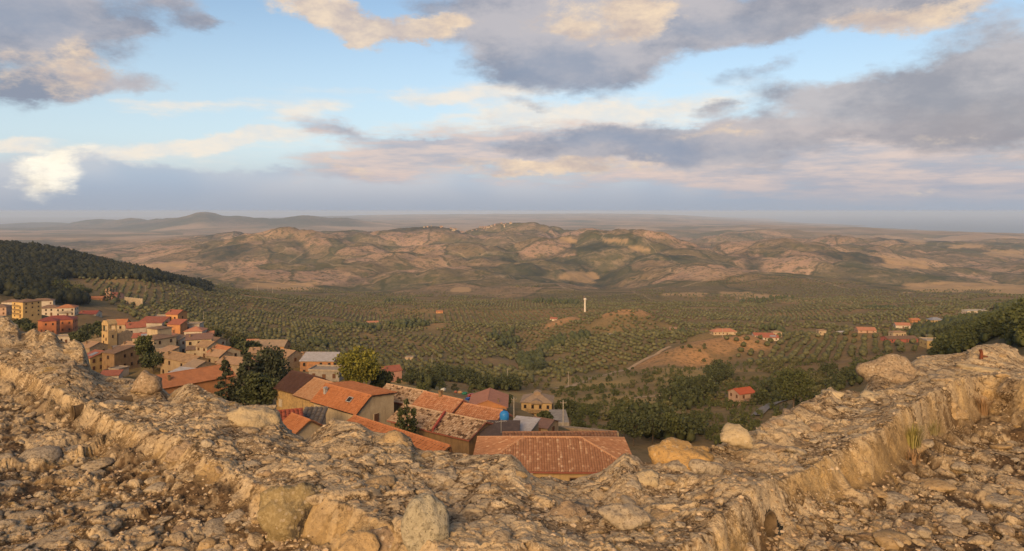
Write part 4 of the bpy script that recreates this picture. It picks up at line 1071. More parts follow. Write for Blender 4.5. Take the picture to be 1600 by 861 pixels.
def build_stones(wall, floor):
    rng = random.Random(5)
    mats = [stone_material('limestone_pale', (.42, .325, .205), (.33, .25, .16), (.12, .085, .052)),
            stone_material('sandstone_brown', (.27, .19, .12), (.31, .235, .155), (.11, .08, .05)),
            stone_material('limestone_grey', (.31, .255, .185), (.39, .32, .225), (.12, .09, .062)),
            stone_material('sandstone_ochre', (.38, .265, .135), (.33, .24, .14), (.15, .105, .06), .5, .3)]
    big = {'mottled': stone_material('boulder_mottled', (.23, .175, .088), (.075, .062, .048), (.33, .265, .15), .75, .5, False),
           'egg': stone_material('boulder_grey_green', (.33, .29, .205), (.41, .365, .275), (.17, .145, .098), .8, .4),
           'orange': stone_material('boulder_orange', (.40, .25, .095), (.35, .235, .12), (.22, .155, .085), .7, .4),
           'pale': stone_material('boulder_cream', (.45, .36, .23), (.38, .30, .185), (.25, .19, .12), .45, .35)}
    var = []
    for k in range(20):
        sub = 3
        v, f = rock_verts(sub, 40 + k, flat=.5 + .03 * (k % 6), ang=.95, rough=.12)
        var.append([npmesh('stone', v, f, True, [mt]) for mt in mats])
    inv_w = Vector((0, -3.6, EYE))
    def height(px, d):
        return float(fg_height(np.array([px]), np.array([d]))[0][0])
    # named stones the photograph singles out: px, py of the centre, width px, height px, kind, depth or None, sink
    spec = [(460, 796, 104, 88, 'mottled', 3.36, .2, 'large mottled brown and charcoal boulder'),
            (664, 826, 78, 98, 'egg', 2.92, .2, 'smooth pale grey-green egg-shaped boulder'),
            (300, 716, 76, 50, 'b', 4.2, .2, 'flat-topped pinkish block'),
            (1150, 682, 52, 32, 'pale', 3.98, .1, 'round cream boulder perched on the edge'),
            (1072, 712, 104, 56, 'orange', 3.84, .25, 'orange boulder on the outer edge'),
            (228, 597, 54, 36, 'b', 5.85, .2, 'rounded brown boulder on the outer edge'),
            (400, 650, 84, 40, 'pale', 4.75, .3, 'pale eroded block'),
            (618, 694, 60, 40, 'o', 4.2, .2, 'yellowish knob'), (1008, 742, 50, 40, 'pale', 3.55, .3, None), 
            (1405, 592, 110, 60, 'b', 5.6, .2, 'rust-brown pitted block'), (1300, 611, 34, 30, 'pale', 4.95, .1, None), (1362, 616, 44, 28, 'pale', 4.95, .2, None), (1535, 576, 110, 30, 'pale', 5.9, .4, None),
            (700, 745, 70, 34, 'g', 3.65, .3, None), (590, 750, 56, 34, 'o', 3.55, .3, None), (795, 782, 62, 38, 'mottled', 3.3, .3, None), (975, 806, 84, 46, 'g', 3.15, .4, 'flat smooth slab'), (1100, 722, 60, 50, 'g', 3.7, .3, None), (880, 800, 80, 70, 'b', 3.2, .4, None), (900, 850, 60, 60, 'b', 2.95, .4, None),
            (1170, 765, 96, 60, 'g', 3.5, .3, None), (1045, 750, 60, 34, 'g', 3.55, .3, None), (1190, 700, 70, 40, 'b', 4.0, .4, None), (1420, 690, 60, 40, 'o', 4.55, .2, None), (1350, 722, 70, 50, 'o', 4.15, .2, None), (1480, 630, 70, 44, 'o', 5.1, .2, None), (1260, 760, 60, 44, 'o', 3.75, .3, None), (1570, 625, 50, 40, 'o', 5.45, .2, None),
            (560, 845, 70, 70, 'o', 2.9, .35, None), (600, 835, 80, 60, 'b', 2.95, .35, None), (160, 640, 50, 34, 'g', 5.2, .2, None), (60, 600, 60, 36, 'g', 6.1, .2, None)]
    key = {'b': mats[1], 'g': mats[2], 'o': mats[3], 'p': mats[0]}
    nb = 0
    for i, (px, py, w, h, kd, d, sink, lab) in enumerate(spec):
        sub = 4 if w > 60 else 3
        rx = .5 * w / F * d; rz = .5 * h / F * d
        v, f = rock_verts(sub, 400 + i, flat=1.0, ang=.95 if kd != 'egg' else .8, rough=.26 if kd != 'egg' else .12)
        ext = .5 * (v.max(0) - v.min(0))
        v = v / ext * np.array([rx, rx * .8, rz * 1.15])
        if lab is None:
            v[:, 2] *= .62; sink = max(sink, .5)
        me = npmesh('stone', v, f, True, [big.get(kd) or key[kd]])
        o = link('boulder' if w > 80 else 'stone', me, wall)
        p = at(px, py, d)
        o.location = Vector(p) + inv_w - Vector((0, 0, sink * rz)) + Vector((0, sink * rz * .6, 0))
        o.rotation_euler = (rng.uniform(-.2, .2), rng.uniform(-.15, .15), rng.uniform(-.4, .4))
        if lab: o['label'] = lab
        nb += 1
    # scattered wall stones
    cnt = 0
    while cnt < 296 - nb:
        px = rng.uniform(-60, 1660)
        db, do = float(np.interp(px, _spx, _db)), float(np.interp(px, _spx, _do))
        d = db + .03 + (do - db - .06) * rng.random() ** 1.0
        z = height(px, d)
        py = Y0 - F * z / d
        if py > 880: continue
        s = rng.choice([.02, .024, .028, .034, .04, .05, .07]) * rng.uniform(.8, 1.25)
        o = link('stone', var[rng.randrange(20)][rng.choice([0, 0, 1, 2, 2, 3])], wall)
        o.location = Vector(((px - 800) / F * d, d, z - s * .16)) + inv_w
        o.rotation_euler = (rng.uniform(-.35, .35), rng.uniform(-.35, .35), rng.uniform(0, 6.28))
        o.scale = (s * rng.uniform(.9, 1.5), s * rng.uniform(.8, 1.1), s * rng.uniform(.7, 1.0))
        cnt += 1
    # floor stones: those the photograph shows, then scattered ones
    fspec = [(92, 838, 110, 70, 0), (288, 818, 56, 44, 1), (345, 818, 72, 56, 2), (330, 850, 90, 44, 2), (14, 748, 44, 30, 2), (60, 712, 70, 36, 2), (205, 795, 60, 44, 2), (250, 760, 46, 36, 2), (130, 780, 50, 26, 0), (40, 800, 60, 34, 0), (150, 725, 60, 28, 0), (110, 700, 50, 24, 2), (390, 842, 50, 34, 1), (440, 848, 40, 24, 1),
             (1457, 756, 66, 38, 3), (1553, 703, 48, 24, 0), (1580, 752, 54, 30, 0), (1590, 695, 40, 20, 2), (1480, 815, 60, 50, 0), (1525, 800, 56, 60, 2), (1560, 775, 60, 40, 2), (1390, 850, 70, 40, 3), (1400, 775, 60, 30, 2), (1320, 825, 40, 40, 2), (1280, 850, 50, 34, 2), (1420, 830, 50, 40, 1), (1570, 845, 70, 36, 0), (1500, 730, 40, 20, 2), (1590, 800, 44, 40, 2), (1340, 800, 34, 20, 0), (1230, 850, 40, 26, 0), (1445, 700, 40, 18, 2), (1505, 690, 36, 16, 2)]
    fc = 0
    for i, (px, py, w, h, k) in enumerate(fspec):
        d = EYE * F / (py - Y0)
        rx = .5 * w / F * d; ry = .5 * h / F * d / max(.2, EYE / d)
        me = var[i % 20][k]
        o = link('stone', me, floor)
        o.location = ((px - 800) / F * d, d, height(px, d) - .012)
        o.rotation_euler = (rng.uniform(-.1, .1), rng.uniform(-.1, .1), rng.uniform(-.5, .5))
        o.scale = (rx, min(ry * .8, rx * 1.3), min(rx, ry) * .62)
        fc += 1
    while fc < 298:
        left = rng.random() < .55
        px = rng.uniform(-60, 500) if left else rng.uniform(1180, 1660)
        db = float(np.interp(px, _spx, _db))
        d = 1 / rng.uniform(1 / db, 1 / 2.6)
        if d > db - .04: continue
        z = height(px, d); py = Y0 - F * z / d
        if py > 890: continue
        s = rng.choice([.016, .018, .022, .026, .032, .04, .055]) * rng.uniform(.8, 1.2)
        o = link('stone', var[rng.randrange(20)][rng.choice([0, 0, 2, 2, 1, 3])], floor)
        o.location = ((px - 800) / F * d, d, z + s * .02)
        o.rotation_euler = (rng.uniform(-.3, .3), rng.uniform(-.3, .3), rng.uniform(0, 6.28))
        o.scale = (s * rng.uniform(.9, 1.4), s * rng.uniform(.8, 1.1), s * rng.uniform(.6, .95))
        fc += 1
    # gravel too small to pick apart: one mass each on floor and wall
    rs = np.random.RandomState(8)
    for (nm, par, n, org) in (('gravel', floor, 8000, np.zeros(3)), ('gravel', wall, 3200, np.array(inv_w))):
        if par is floor:
            px = np.where(rs.rand(n) < .55, rs.uniform(-80, 560, n), rs.uniform(1150, 1680, n))
            db = np.interp(px, _spx, _db); d = 1 / (1 / db + rs.rand(n) * (1 / 2.6 - 1 / db))
        else:
            px = rs.uniform(-80, 1680, n); db = np.interp(px, _spx, _db); do = np.interp(px, _spx, _do)
            d = db + (do - db) * rs.rand(n)
        z, wl, _ = fg_height(px, d)
        s = .0035 + .010 * rs.rand(n) ** 2.6
        v, f = ICO[1]
        jit = 1 + .28 * rs.normal(size=(n, len(v), 1)).clip(-1.5, 1.5)
        a = rs.uniform(0, 6.28, n)
        base = v[None] * jit * np.stack([rs.uniform(.8, 1.5, n), rs.uniform(.7, 1.1, n), rs.uniform(.5, .8, n)], -1)[:, None]
        ca, sa = np.cos(a)[:, None], np.sin(a)[:, None]
        bx = base[..., 0] * ca - base[..., 1] * sa; by = base[..., 0] * sa + base[..., 1] * ca
        P = np.stack([bx, by, base[..., 2]], -1) * s[:, None, None] + np.stack([(px - 800) / F * d, d, z + .1 * s], -1)[:, None] + org
        ff = (f[None] + (np.arange(n) * len(v))[:, None, None]).reshape(-1, 3)
        me = npmesh('gravel', P.reshape(-1, 3), ff, False, [gravel_mat()])
        tag(link('gravel', me, par), kind='stuff')

def gravel_mat():
    if 'gravel_mix' in MATS: return MATS['gravel_mix']
    m, N, b = new_mat('gravel_mix')
    r = N.n('ShaderNodeNewGeometry').outputs['Random Per Island']
    c = N.ramp(r, [(0, (.15, .105, .065)), (.35, (.26, .185, .115)), (.6, (.34, .25, .16)), (.85, (.42, .33, .23)), (1, (.27, .215, .155))])
    N.put(b.inputs['Base Color'], c)
    b.inputs['Specular IOR Level'].default_value = .1
    MATS['gravel_mix'] = m
    return m

# drain openings through the foot of the wall: clay pipe mouths
DRAINS = [(1199, 822, 3.335, .058, 'clay drain mouth at the foot of the wall'), (116, 645, 5.14, .034, 'narrow dark drain slot')]
for (px, py, d, r, lab) in DRAINS:
    HOLES.append((tuple(at(px, py, d)), r * 1.25))
PARAPET, TERRACE = build_foreground()
build_stones(PARAPET, TERRACE)
def build_drains():
    mt = plain('drain_clay_shaded', (.13, .09, .052), (.085, .06, .037), 6)  # clay tone darkened so the pipe's lit inside looks shaded
    dk = plain('drain_shade_cap', (.05, .04, .03), (.03, .025, .02), 6)  # dark disc closing the pipe, painted in place of the shade inside
    for i, (px, py, d, r, lab) in enumerate(DRAINS):
        p = at(px, py, d)
        ax = Vector((-.62, .78, 0)) if px > 800 else Vector((.62, .78, 0))
        ax.normalize()
        side = Vector((-ax.y, ax.x, 0)); up = Vector((0, 0, 1))
        v = []; f = []; k = 24
        prof = [(-.012, 1.16), (-.015, 1.08), (.0, 1.0), (.14, .97), (.40, .93)]
        for (t, rr) in prof:
            for s in range(k):
                a = 2 * math.pi * s / k
                q = p + ax * t + side * math.cos(a) * r * rr * .95 + up * math.sin(a) * r * rr * (1.1 if px > 800 else 1.5)
                v.append(tuple(q - Vector((0, 3.6, -EYE))))
        for a in range(len(prof) - 1):
            for s in range(k):
                f.append((a * k + s, a * k + (s + 1) % k, (a + 1) * k + (s + 1) % k, (a + 1) * k + s))
        o = link('drain_opening', npmesh('drain_opening', v, f, True, [mt]), PARAPET)
        o['label'] = lab
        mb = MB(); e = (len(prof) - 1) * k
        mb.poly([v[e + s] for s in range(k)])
        mb.build('drain_shade_cap', dk, o)
build_drains()

# ------------------------------------------------------------------ buildings
WALL = {
    'cream': plain('plaster_cream', (.44, .35, .23), (.36, .28, .18), .5, stain=(.25, .19, .125)),
    'yellow_stone': plain('stone_wall_yellow', (.42, .28, .12), (.27, .185, .09), 2.2, stain=(.18, .125, .07)),
    'brown_wall': plain('render_brown', (.26, .165, .085), (.20, .13, .07), .6, stain=(.12, .08, .05)),
    'tan_wall': plain('render_tan', (.36, .26, .155), (.28, .2, .12), .5, stain=(.19, .14, .085)),
    'ochre': plain('render_ochre', (.46, .32, .155), (.38, .26, .13), .5, stain=(.24, .17, .095)),
    'orange_wall': plain('plaster_orange', (.46, .215, .09), (.37, .175, .08), .5, stain=(.27, .14, .075)),
    'bright_orange': plain('plaster_bright_orange', (.50, .255, .105), (.41, .205, .09), .5, stain=(.34, .17, .08)),
    'orange_brick': plain('brick_infill_orange', (.42, .195, .08), (.27, .15, .085), 1.1, stain=(.17, .12, .085)),
    'pink': plain('plaster_pink', (.50, .27, .20), (.42, .23, .17), .5, stain=(.31, .19, .14)),
    'pink_tan': plain('plaster_pink_tan', (.44, .29, .205), (.36, .24, .17), .5, stain=(.26, .18, .13)),
    'pale': plain('plaster_white', (.52, .45, .36), (.43, .36, .28), .5, stain=(.28, .23, .17)),
    'beige': plain('plaster_beige', (.46, .36, .24), (.38, .295, .195), .5, stain=(.26, .2, .13)),
    'stone': plain('rubble_stone_wall', (.33, .25, .165), (.22, .165, .11), 2.4, stain=(.15, .115, .08)),
    'concrete': plain('raw_concrete', (.30, .265, .225), (.23, .2, .17), .8, stain=(.15, .13, .11)),
    'yellow': plain('plaster_yellow', (.52, .36, .15), (.44, .305, .13), .4, stain=(.34, .235, .1)),
    'terracotta': plain('brick_terracotta', (.47, .175, .075), (.38, .145, .07), .5, stain=(.27, .12, .07)),
    'brick_red': plain('brick_red', (.36, .115, .085), (.30, .1, .075), .5, stain=(.21, .09, .065)),
}
def flat_roof_mat(name, c1, c2=None, stain=None):
    return plain(name, c1, c2, .9, .85, .5, .05, stain)
ROOF = {
    'orange': tile_mat('tiles_bright_orange', [(0, (.29, .11, .046)), (.5, (.365, .142, .058)), (1, (.41, .17, .075))], gr=.18),
    'brown': tile_mat('tiles_dark_brown', [(0, (.052, .026, .022)), (1, (.078, .04, .033))], gr=.2),
    'tan_tile': tile_mat('tiles_tan', [(0, (.33, .17, .085)), (1, (.40, .235, .13))]),
    'rust': tile_mat('sheet_rust_red', [(0, (.24, .055, .03)), (1, (.32, .085, .045))], gr=.3),
    'grey_tile': tile_mat('slabs_grey', [(0, (.11, .09, .075)), (1, (.17, .145, .12))], gr=.5),
    'old_tile': tile_mat('tiles_old_mottled', [(0, (.085, .052, .03)), (.16, (.17, .105, .06)), (.3, (.33, .215, .125)), (.7, (.42, .285, .175)), (1, (.50, .36, .24))], gr=.3),
    'salmon': tile_mat('tiles_salmon', [(0, (.30, .125, .06)), (.5, (.40, .185, .095)), (1, (.47, .25, .145))], gr=.25),
    'clay': tile_mat('tiles_clay_streaked', [(0, (.30, .14, .070)), (.6, (.385, .19, .098)), (.76, (.42, .215, .115)), (.88, (.58, .35, .20)), (1, (.64, .44, .28))], gr=.18),
    'clay_dark': tile_mat('tiles_clay_dark', [(0, (.17, .085, .05)), (1, (.28, .15, .09))], gr=.5),
    'dark_sheet': flat_roof_mat('sheet_dark_grey', (.085, .066, .062), (.065, .05, .047), (.11, .08, .07)),
    'pale_sheet': flat_roof_mat('sheet_pale_grey', (.42, .40, .40), (.33, .31, .30), (.24, .185, .15)),
    'mauve': flat_roof_mat('roof_mauve_brown', (.20, .12, .095), (.165, .1, .082)),
    'grey_tan': flat_roof_mat('roof_grey_tan', (.31, .225, .15), (.25, .18, .125)),
    'salmon_plain': flat_roof_mat('roof_salmon', (.42, .19, .115), (.35, .155, .095)),
    'red': flat_roof_mat('roof_red', (.33, .115, .072), (.27, .095, .06), (.20, .095, .068)),
    'bright_red': flat_roof_mat('roof_bright_red', (.43, .105, .045), (.36, .085, .04)),
    'dark_red': flat_roof_mat('roof_dark_red', (.23, .062, .045), (.185, .052, .04)),
    'rust_plain': flat_roof_mat('roof_rust', (.26, .078, .048), (.20, .075, .052), (.34, .22, .16)),
    'orange_plain': flat_roof_mat('roof_orange', (.42, .175, .08), (.34, .14, .065), (.26, .13, .075)),
    'tan_plain': flat_roof_mat('roof_tan', (.36, .23, .14), (.28, .18, .11), (.21, .14, .09)),
    'old_plain': flat_roof_mat('roof_old_mossy', (.34, .22, .12), (.24, .15, .085), (.14, .10, .055)),
    'brown_tan': flat_roof_mat('roof_brown_tan', (.215, .135, .085), (.165, .105, .07)),
    'slate_blue': flat_roof_mat('roof_slate_blue', (.24, .25, .29), (.20, .21, .25)),
    'flat_roof': flat_roof_mat('roof_flat_grey', (.33, .27, .205), (.26, .21, .16), (.19, .155, .12)),
    'grey_flat': flat_roof_mat('roof_flat_pale_grey', (.38, .36, .33), (.30, .285, .26)),
    'cream_flat': flat_roof_mat('roof_flat_cream', (.45, .36, .26), (.38, .3, .21)),
}
PANE = plain('window_dark_glass', (.02, .018, .017), (.03, .026, .024), 2, .25, .0)
FRAME = plain('window_frame_brown', (.14, .075, .045), (.11, .06, .036), 3)
FRAMEW = plain('window_surround_pale', (.48, .41, .31), (.42, .35, .26), 3)
SHUTTER = plain('shutter_brown', (.12, .06, .035), (.10, .05, .03), 3)
TRIM_DARK = plain('gutter_dark', (.05, .03, .025), (.04, .025, .02), 3)
TRIM_PINK = plain('gutter_pink', (.36, .13, .09), (.32, .115, .08), 3)
DOOR = plain('door_wood', (.15, .075, .04), (.11, .055, .03), 3)
METAL = plain('galvanised_metal', (.36, .35, .34), (.28, .27, .26), 4, .5, .1)
RAIL = plain('railing_iron', (.10, .075, .06), (.08, .06, .05), 4)

def tiled_slope(name, corners, pitch, mat, parent, seed):
    """real pantile relief on a planar roof slope; corners: eave left, eave right, then up and round"""
    P = [Vector(c) for c in corners]
    e1 = (P[1] - P[0]).normalized()
    nrm = (P[1] - P[0]).cross(P[-1] - P[0]).normalized()
    e2 = nrm.cross(e1).normalized()
    poly = np.array([((p - P[0]).dot(e1), (p - P[0]).dot(e2)) for p in P])
    lo = poly.min(0); hi = poly.max(0)
    ns = max(2, int(round((hi[0] - lo[0]) / pitch)))
    course = max(.36, pitch)
    nt = max(2, int(round((hi[1] - lo[1]) / course)))
    s = np.linspace(lo[0], hi[0], ns * 4 + 1); wv = np.array([0, .75, 1.0, .75] * ns + [0]) * pitch * .26
    tt = np.linspace(lo[1], hi[1], nt + 1)
    rs = np.random.RandomState(seed)
    V = []; Fc = []; T = []
    tint = rs.rand(ns, nt)
    tint = tint if 'old' in mat.name else .65 * tint + .35 * rs.rand(ns, 1)
    lift = rs.normal(size=(ns, nt)) * pitch * .035
    n = 0
    o = np.array(P[0]); E1 = np.array(e1); E2 = np.array(e2); Nn = np.array(nrm)
    k = len(poly)
    def inside(a, b):
        c = True
        for i in range(k):
            x0, y0 = poly[i]; x1, y1 = poly[(i + 1) % k]
            if (x1 - x0) * (b - y0) - (y1 - y0) * (a - x0) < -1e-6: return False
        return c
    for j in range(nt):
        for i in range(ns):
            sm = .5 * (s[4 * i] + s[4 * i + 4]); tm = .5 * (tt[j] + tt[j + 1])
            if not inside(sm, tm): continue
            for q in range(5):
                for (tv, up) in ((tt[j], .075), (tt[j + 1] + .02, .03)):
                    V.append(o + E1 * s[4 * i + q] + E2 * tv + Nn * (wv[4 * i + q] + up * min(1, pitch / .36) + lift[i, j]))
            for q in range(4):
                a = n + q * 2
                Fc.append((a, a + 2, a + 3, a + 1)); T.append(tint[i, j])
            n += 10
    if not Fc: return None
    me = npmesh(name, np.array(V), np.array(Fc), False, [mat], {'tint': ('FACE', 'FLOAT', np.array(T))})
    ob = link(name, me, parent)
    tag(ob, kind='stuff')
    return ob

def window(parent, c, u, n, w, h, near, shutters=None, arched=False, door=False):
    """a framed opening standing on a wall: c centre, u along the wall, n outward"""
    c, u, n = Vector(c), Vector(u), Vector(n)
    up = Vector((0, 0, 1))
    def slab(mb, cu, cz, hw, hh, d0, d1):
        p = [c + u * (cu + a * hw) + up * (cz + b_ * hh) + n * d0 for a, b_ in ((-1, -1), (1, -1), (1, 1), (-1, 1))]
        mb.prism(p, n * (d1 - d0))
    mb = MB()
    t = .08 if near else .11
    slab(mb, -w / 2 + t / 2, 0, t / 2, h / 2, .0, .07); slab(mb, w / 2 - t / 2, 0, t / 2, h / 2, .0, .07)
    slab(mb, 0, h / 2 - t / 2, w / 2 - t, t / 2, .0, .07)
    if not door: slab(mb, 0, -h / 2 + t / 2, w / 2 + .06, t / 2, -.0, .12)
    f = mb.build('door' if door else 'window', FRAMEW if near and shutters else FRAME, parent)
    m2 = MB(); slab(m2, 0, 0, w / 2 - t, h / 2 - (0 if door else t * .5), .0, .025)
    m2.build('door_leaf' if door else 'pane', DOOR if door else PANE, f)
    if shutters and not door:
        for s in (-1, 1):
            m3 = MB(); slab(m3, s * (w * .25 - .01), 0, w * .25 - .03, h / 2 - .02, .08, .13)
            m3.build('shutter', FRAMEW if shutters == 'white' else SHUTTER, f)
    return f

HOUSE_CAT = {'apartment_block': 'building', 'shed': 'shed', 'hut': 'hut', 'villa': 'villa', 'farmhouse': 'farmhouse', 'barn': 'barn', 'workshop': 'building', 'cottage': 'cottage', 'ruin': 'ruin'}
def build_house(i, h):
    L, W, Hh, hr = h['L'], h['W'], h['H'], h['hr']
    rf = h.get('rf', .5); dz = h.get('dz', 0.0)
    if h['roof'] == 'mono': rf, dz = 1.0, hr
    near = h['y'] < 140
    e = empty(h['name'], (h['x'], h['y'], h['g']), h['yaw'])
    tag(e, h['label'], HOUSE_CAT.get(h['name'], 'house'), 'houses of the hill village' if h['y'] < 560 and h['x'] < 40 else 'scattered country houses')
    wm, rm = WALL[h['wall']], ROOF[h['rmat']]
    l2, w2 = L / 2, W / 2
    rv = -w2 + rf * W
    bot = -4.0
    mb = MB()
    if h['roof'] in ('gable', 'mono'):
        prof = [(-w2, bot), (-w2, Hh)] + ([(rv, Hh + hr)] if rf < .999 else []) + [(w2, Hh + dz), (w2, bot)]
        mb.prism([(-l2, v, z) for v, z in prof][::-1], (L, 0, 0))
    else:
        mb.box(-l2, l2, -w2, w2, bot, Hh)
    mb.build('wall', wm, e)
    # roof
    ov, og, th = (.4, .3, .14) if h['roof'] != 'flat' else (.2, .2, .2)
    roof = None
    slopes = []
    if h['roof'] in ('gable', 'mono'):
        sl = hr / max(.1, (rv + w2))
        a = [(-l2 - og, -w2 - ov, Hh - ov * sl), (l2 + og, -w2 - ov, Hh - ov * sl), (l2 + og, rv, Hh + hr), (-l2 - og, rv, Hh + hr)]
        slopes.append(a)
        if rf < .999:
            sb = (hr - dz) / max(.1, (w2 - rv))
            slopes.append([(l2 + og, w2 + ov, Hh + dz - ov * sb), (-l2 - og, w2 + ov, Hh + dz - ov * sb), (-l2 - og, rv, Hh + hr), (l2 + og, rv, Hh + hr)])
    elif h['roof'] == 'hip':
        X, Y = l2 + ov, w2 + ov
        k = max(0.05, X - Y) if X > Y else 0.05
        ky = max(0.0, Y - X)
        z0, z1 = Hh - .05, Hh + hr
        if X >= Y:
            r0, r1 = (-k, 0, z1), (k, 0, z1)
            slopes += [[(-X, -Y, z0), (X, -Y, z0), r1, r0], [(X, Y, z0), (-X, Y, z0), r0, r1], [(X, -Y, z0), (X, Y, z0), r1], [(-X, Y, z0), (-X, -Y, z0), r0]]
        else:
            r0, r1 = (0, -ky, z1), (0, ky, z1)
            slopes += [[(X, -Y, z0), (X, Y, z0), r1, r0], [(-X, Y, z0), (-X, -Y, z0), r0, r1], [(-X, -Y, z0), (X, -Y, z0), r0], [(X, Y, z0), (-X, Y, z0), r1]]
    mb = MB()
    if h['roof'] == 'flat':
        mb.box(-l2 - ov, l2 + ov, -w2 - ov, w2 + ov, Hh + .005, Hh + .18)
        for (x0, x1, y0, y1) in ((-l2 - ov, l2 + ov, -w2 - ov, -w2 - ov + .2), (-l2 - ov, l2 + ov, w2 + ov - .2, w2 + ov), (-l2 - ov, -l2 - ov + .2, -w2 - ov + .2, w2 + ov - .2), (l2 + ov - .2, l2 + ov, -w2 - ov + .2, w2 + ov - .2)):
            mb.box(x0, x1, y0, y1, Hh + .181, Hh + .18 + hr)
    for s in slopes:
        P = [Vector(p) for p in s]
        n = (P[1] - P[0]).cross(P[-1] - P[0]).normalized()
        mb.prism([p + n * .01 for p in P], n * th)
    tiled = h.get('tiled')
    roof = mb.build('roof', (TRIM_PINK if h.get('eaves') == 'pink' else TRIM_DARK if h.get('eaves') == 'dark' else rm) if tiled else rm, e)
    if tiled:
        if not (h.get('eaves')):
            roof.data.materials.clear(); roof.data.materials.append(TRIM_PINK if h['rmat'] in ('old_tile', 'salmon', 'clay_dark') else FRAME)
        for q, s in enumerate(slopes):
            P = [Vector(p) for p in s]
            n = (P[1] - P[0]).cross(P[-1] - P[0]).normalized()
            tiled_slope('roof_tiles', [p + n * (th + .012) for p in P], h.get('pitch', .4), rm, roof, 100 * i + q)
        # ridge and hip caps
        mb = MB()
        def cap(a, b, r=.14):
            a, b = Vector(a), Vector(b); a.z += th + .05; b.z += th + .05
            k = max(2, int((b - a).length / .45)); prev = a
            for j in range(k):
                p, q2 = a.lerp(b, j / k), a.lerp(b, (j + 1.06) / k)
                mb.tube([p, q2], [r, r * .86], 7)
        if h['roof'] in ('gable', 'mono'):
            cap((-l2 - og, rv, Hh + hr), (l2 + og, rv, Hh + hr))
        else:
            cap(slopes[0][3], slopes[0][2])
            for s in slopes[:2]:
                cap(s[0], s[3]); cap(s[1], s[2])
        cm = mb.build('ridge_cap', rm, roof)
        cm.data.attributes.new('tint', 'FLOAT', 'FACE').data.foreach_set('value', np.full(len(cm.data.polygons), .8, dtype=np.float32))
    elif h['roof'] in ('gable', 'hip') and h['y'] < 460:
        mb = MB(); a, b = (Vector((-l2 - og, rv, Hh + hr + th)), Vector((l2 + og, rv, Hh + hr + th))) if h['roof'] == 'gable' else (Vector(slopes[0][3]) + Vector((0, 0, th)), Vector(slopes[0][2]) + Vector((0, 0, th)))
        mb.tube([a, b], .13, 6); mb.build('ridge_cap', rm, roof)
    # openings
    fl, nc, ns = h['fl'], h['nc'], h['ns']
    fh = Hh / max(1, fl)
    sh = h.get('shutters') or ('brown' if i % 3 == 0 else None)
    rng = random.Random(900 + i)
    for k in range(fl):
        zc = (k + .55) * fh
        for j in range(nc):
            x = -l2 + L * (j + .5) / nc
            if k == 0 and j == nc // 2:
                window(e, (x, -w2, 1.05), (1, 0, 0), (0, -1, 0), 1.1, 2.1, near, door=True)
            elif rng.random() < .94:
                window(e, (x, -w2, zc), (1, 0, 0), (0, -1, 0), .95, 1.3 if fh > 2.4 else 1.0, near, sh)
        for j in range(ns):
            y = -w2 + W * (j + .5) / ns
            for sgn in (-1, 1):
                if rng.random() < .9:
                    window(e, (sgn * l2, y, zc), (0, sgn, 0), (sgn, 0, 0), .9, 1.25 if fh > 2.4 else 1.0, near, sh)
    if h.get('balcony'):
        for k in range(1, max(2, fl)):
            z = k * fh
            mb = MB(); mb.box(-l2 * .7, l2 * .7, -w2 - 1.1, -w2 - .003, z - .16, z)
            ba = mb.build('balcony', wm, e)
            mb = MB(); mb.box(-l2 * .7, l2 * .7, -w2 - 1.1, -w2 - 1.04, z + .85, z + .93)
            nb = max(4, int(L * 1.4 / .5))
            for j in range(nb + 1):
                x = -l2 * .7 + L * .7 * j / nb
                mb.box(x - .025, x + .025, -w2 - 1.09, -w2 - 1.05, z + .001, z + .849)
            mb.build('railing', RAIL, ba)
            for s in (-1, 1):
                if near or h['y'] < 330:
                    mb = MB(); mb.box(s * l2 * .66 - .14, s * l2 * .66 + .14, -w2 - 1.08, -w2 - .8, -3, z - .161); mb.build('column', wm, e)
    if h.get('porch'):
        for x in (-1,):
            for y in (-.42, -.14, .14, .42):
                mb = MB(); mb.box(-l2 - 1.5, -l2 - 1.2, y * W - .15, y * W + .15, -2, Hh - .1); mb.build('porch_post', WALL['bright_orange'], e)
        mb = MB(); mb.box(-l2 - 1.55, -l2 - .003, -w2, w2, Hh - .35, Hh - .1); mb.build('porch_beam', WALL['bright_orange'], e)
        mb = MB(); mb.box(-l2 - 1.5, -l2 - .004, -w2, w2, Hh * .5 - .2, Hh * .5); mb.build('balcony', WALL['bright_orange'], e)
    if h.get('dormer'):
        mb = MB(); mb.prism([(-1.8, -w2 - .9, Hh - .2), (1.8, -w2 - .9, Hh - .2), (1.8, -w2 - .9, Hh + .5), (0, -w2 - .9, Hh + 1.2), (-1.8, -w2 - .9, Hh + .5)], (0, w2 * .8, 0)); d = mb.build('dormer', rm, roof)
        mb = MB(); mb.prism([(-1.2, -1.2, Hh + hr - .4), (1.2, -1.2, Hh + hr - .4), (1.2, 1.2, Hh + hr - .4), (-1.2, 1.2, Hh + hr - .4)], (0, 0, .8)); mb.prism([(-1.4, -1.4, Hh + hr + .41), (1.4, -1.4, Hh + hr + .41), (0, -1.4, Hh + hr + 1.0)], (0, 2.8, 0)); mb.build('roof_lantern', rm, roof)
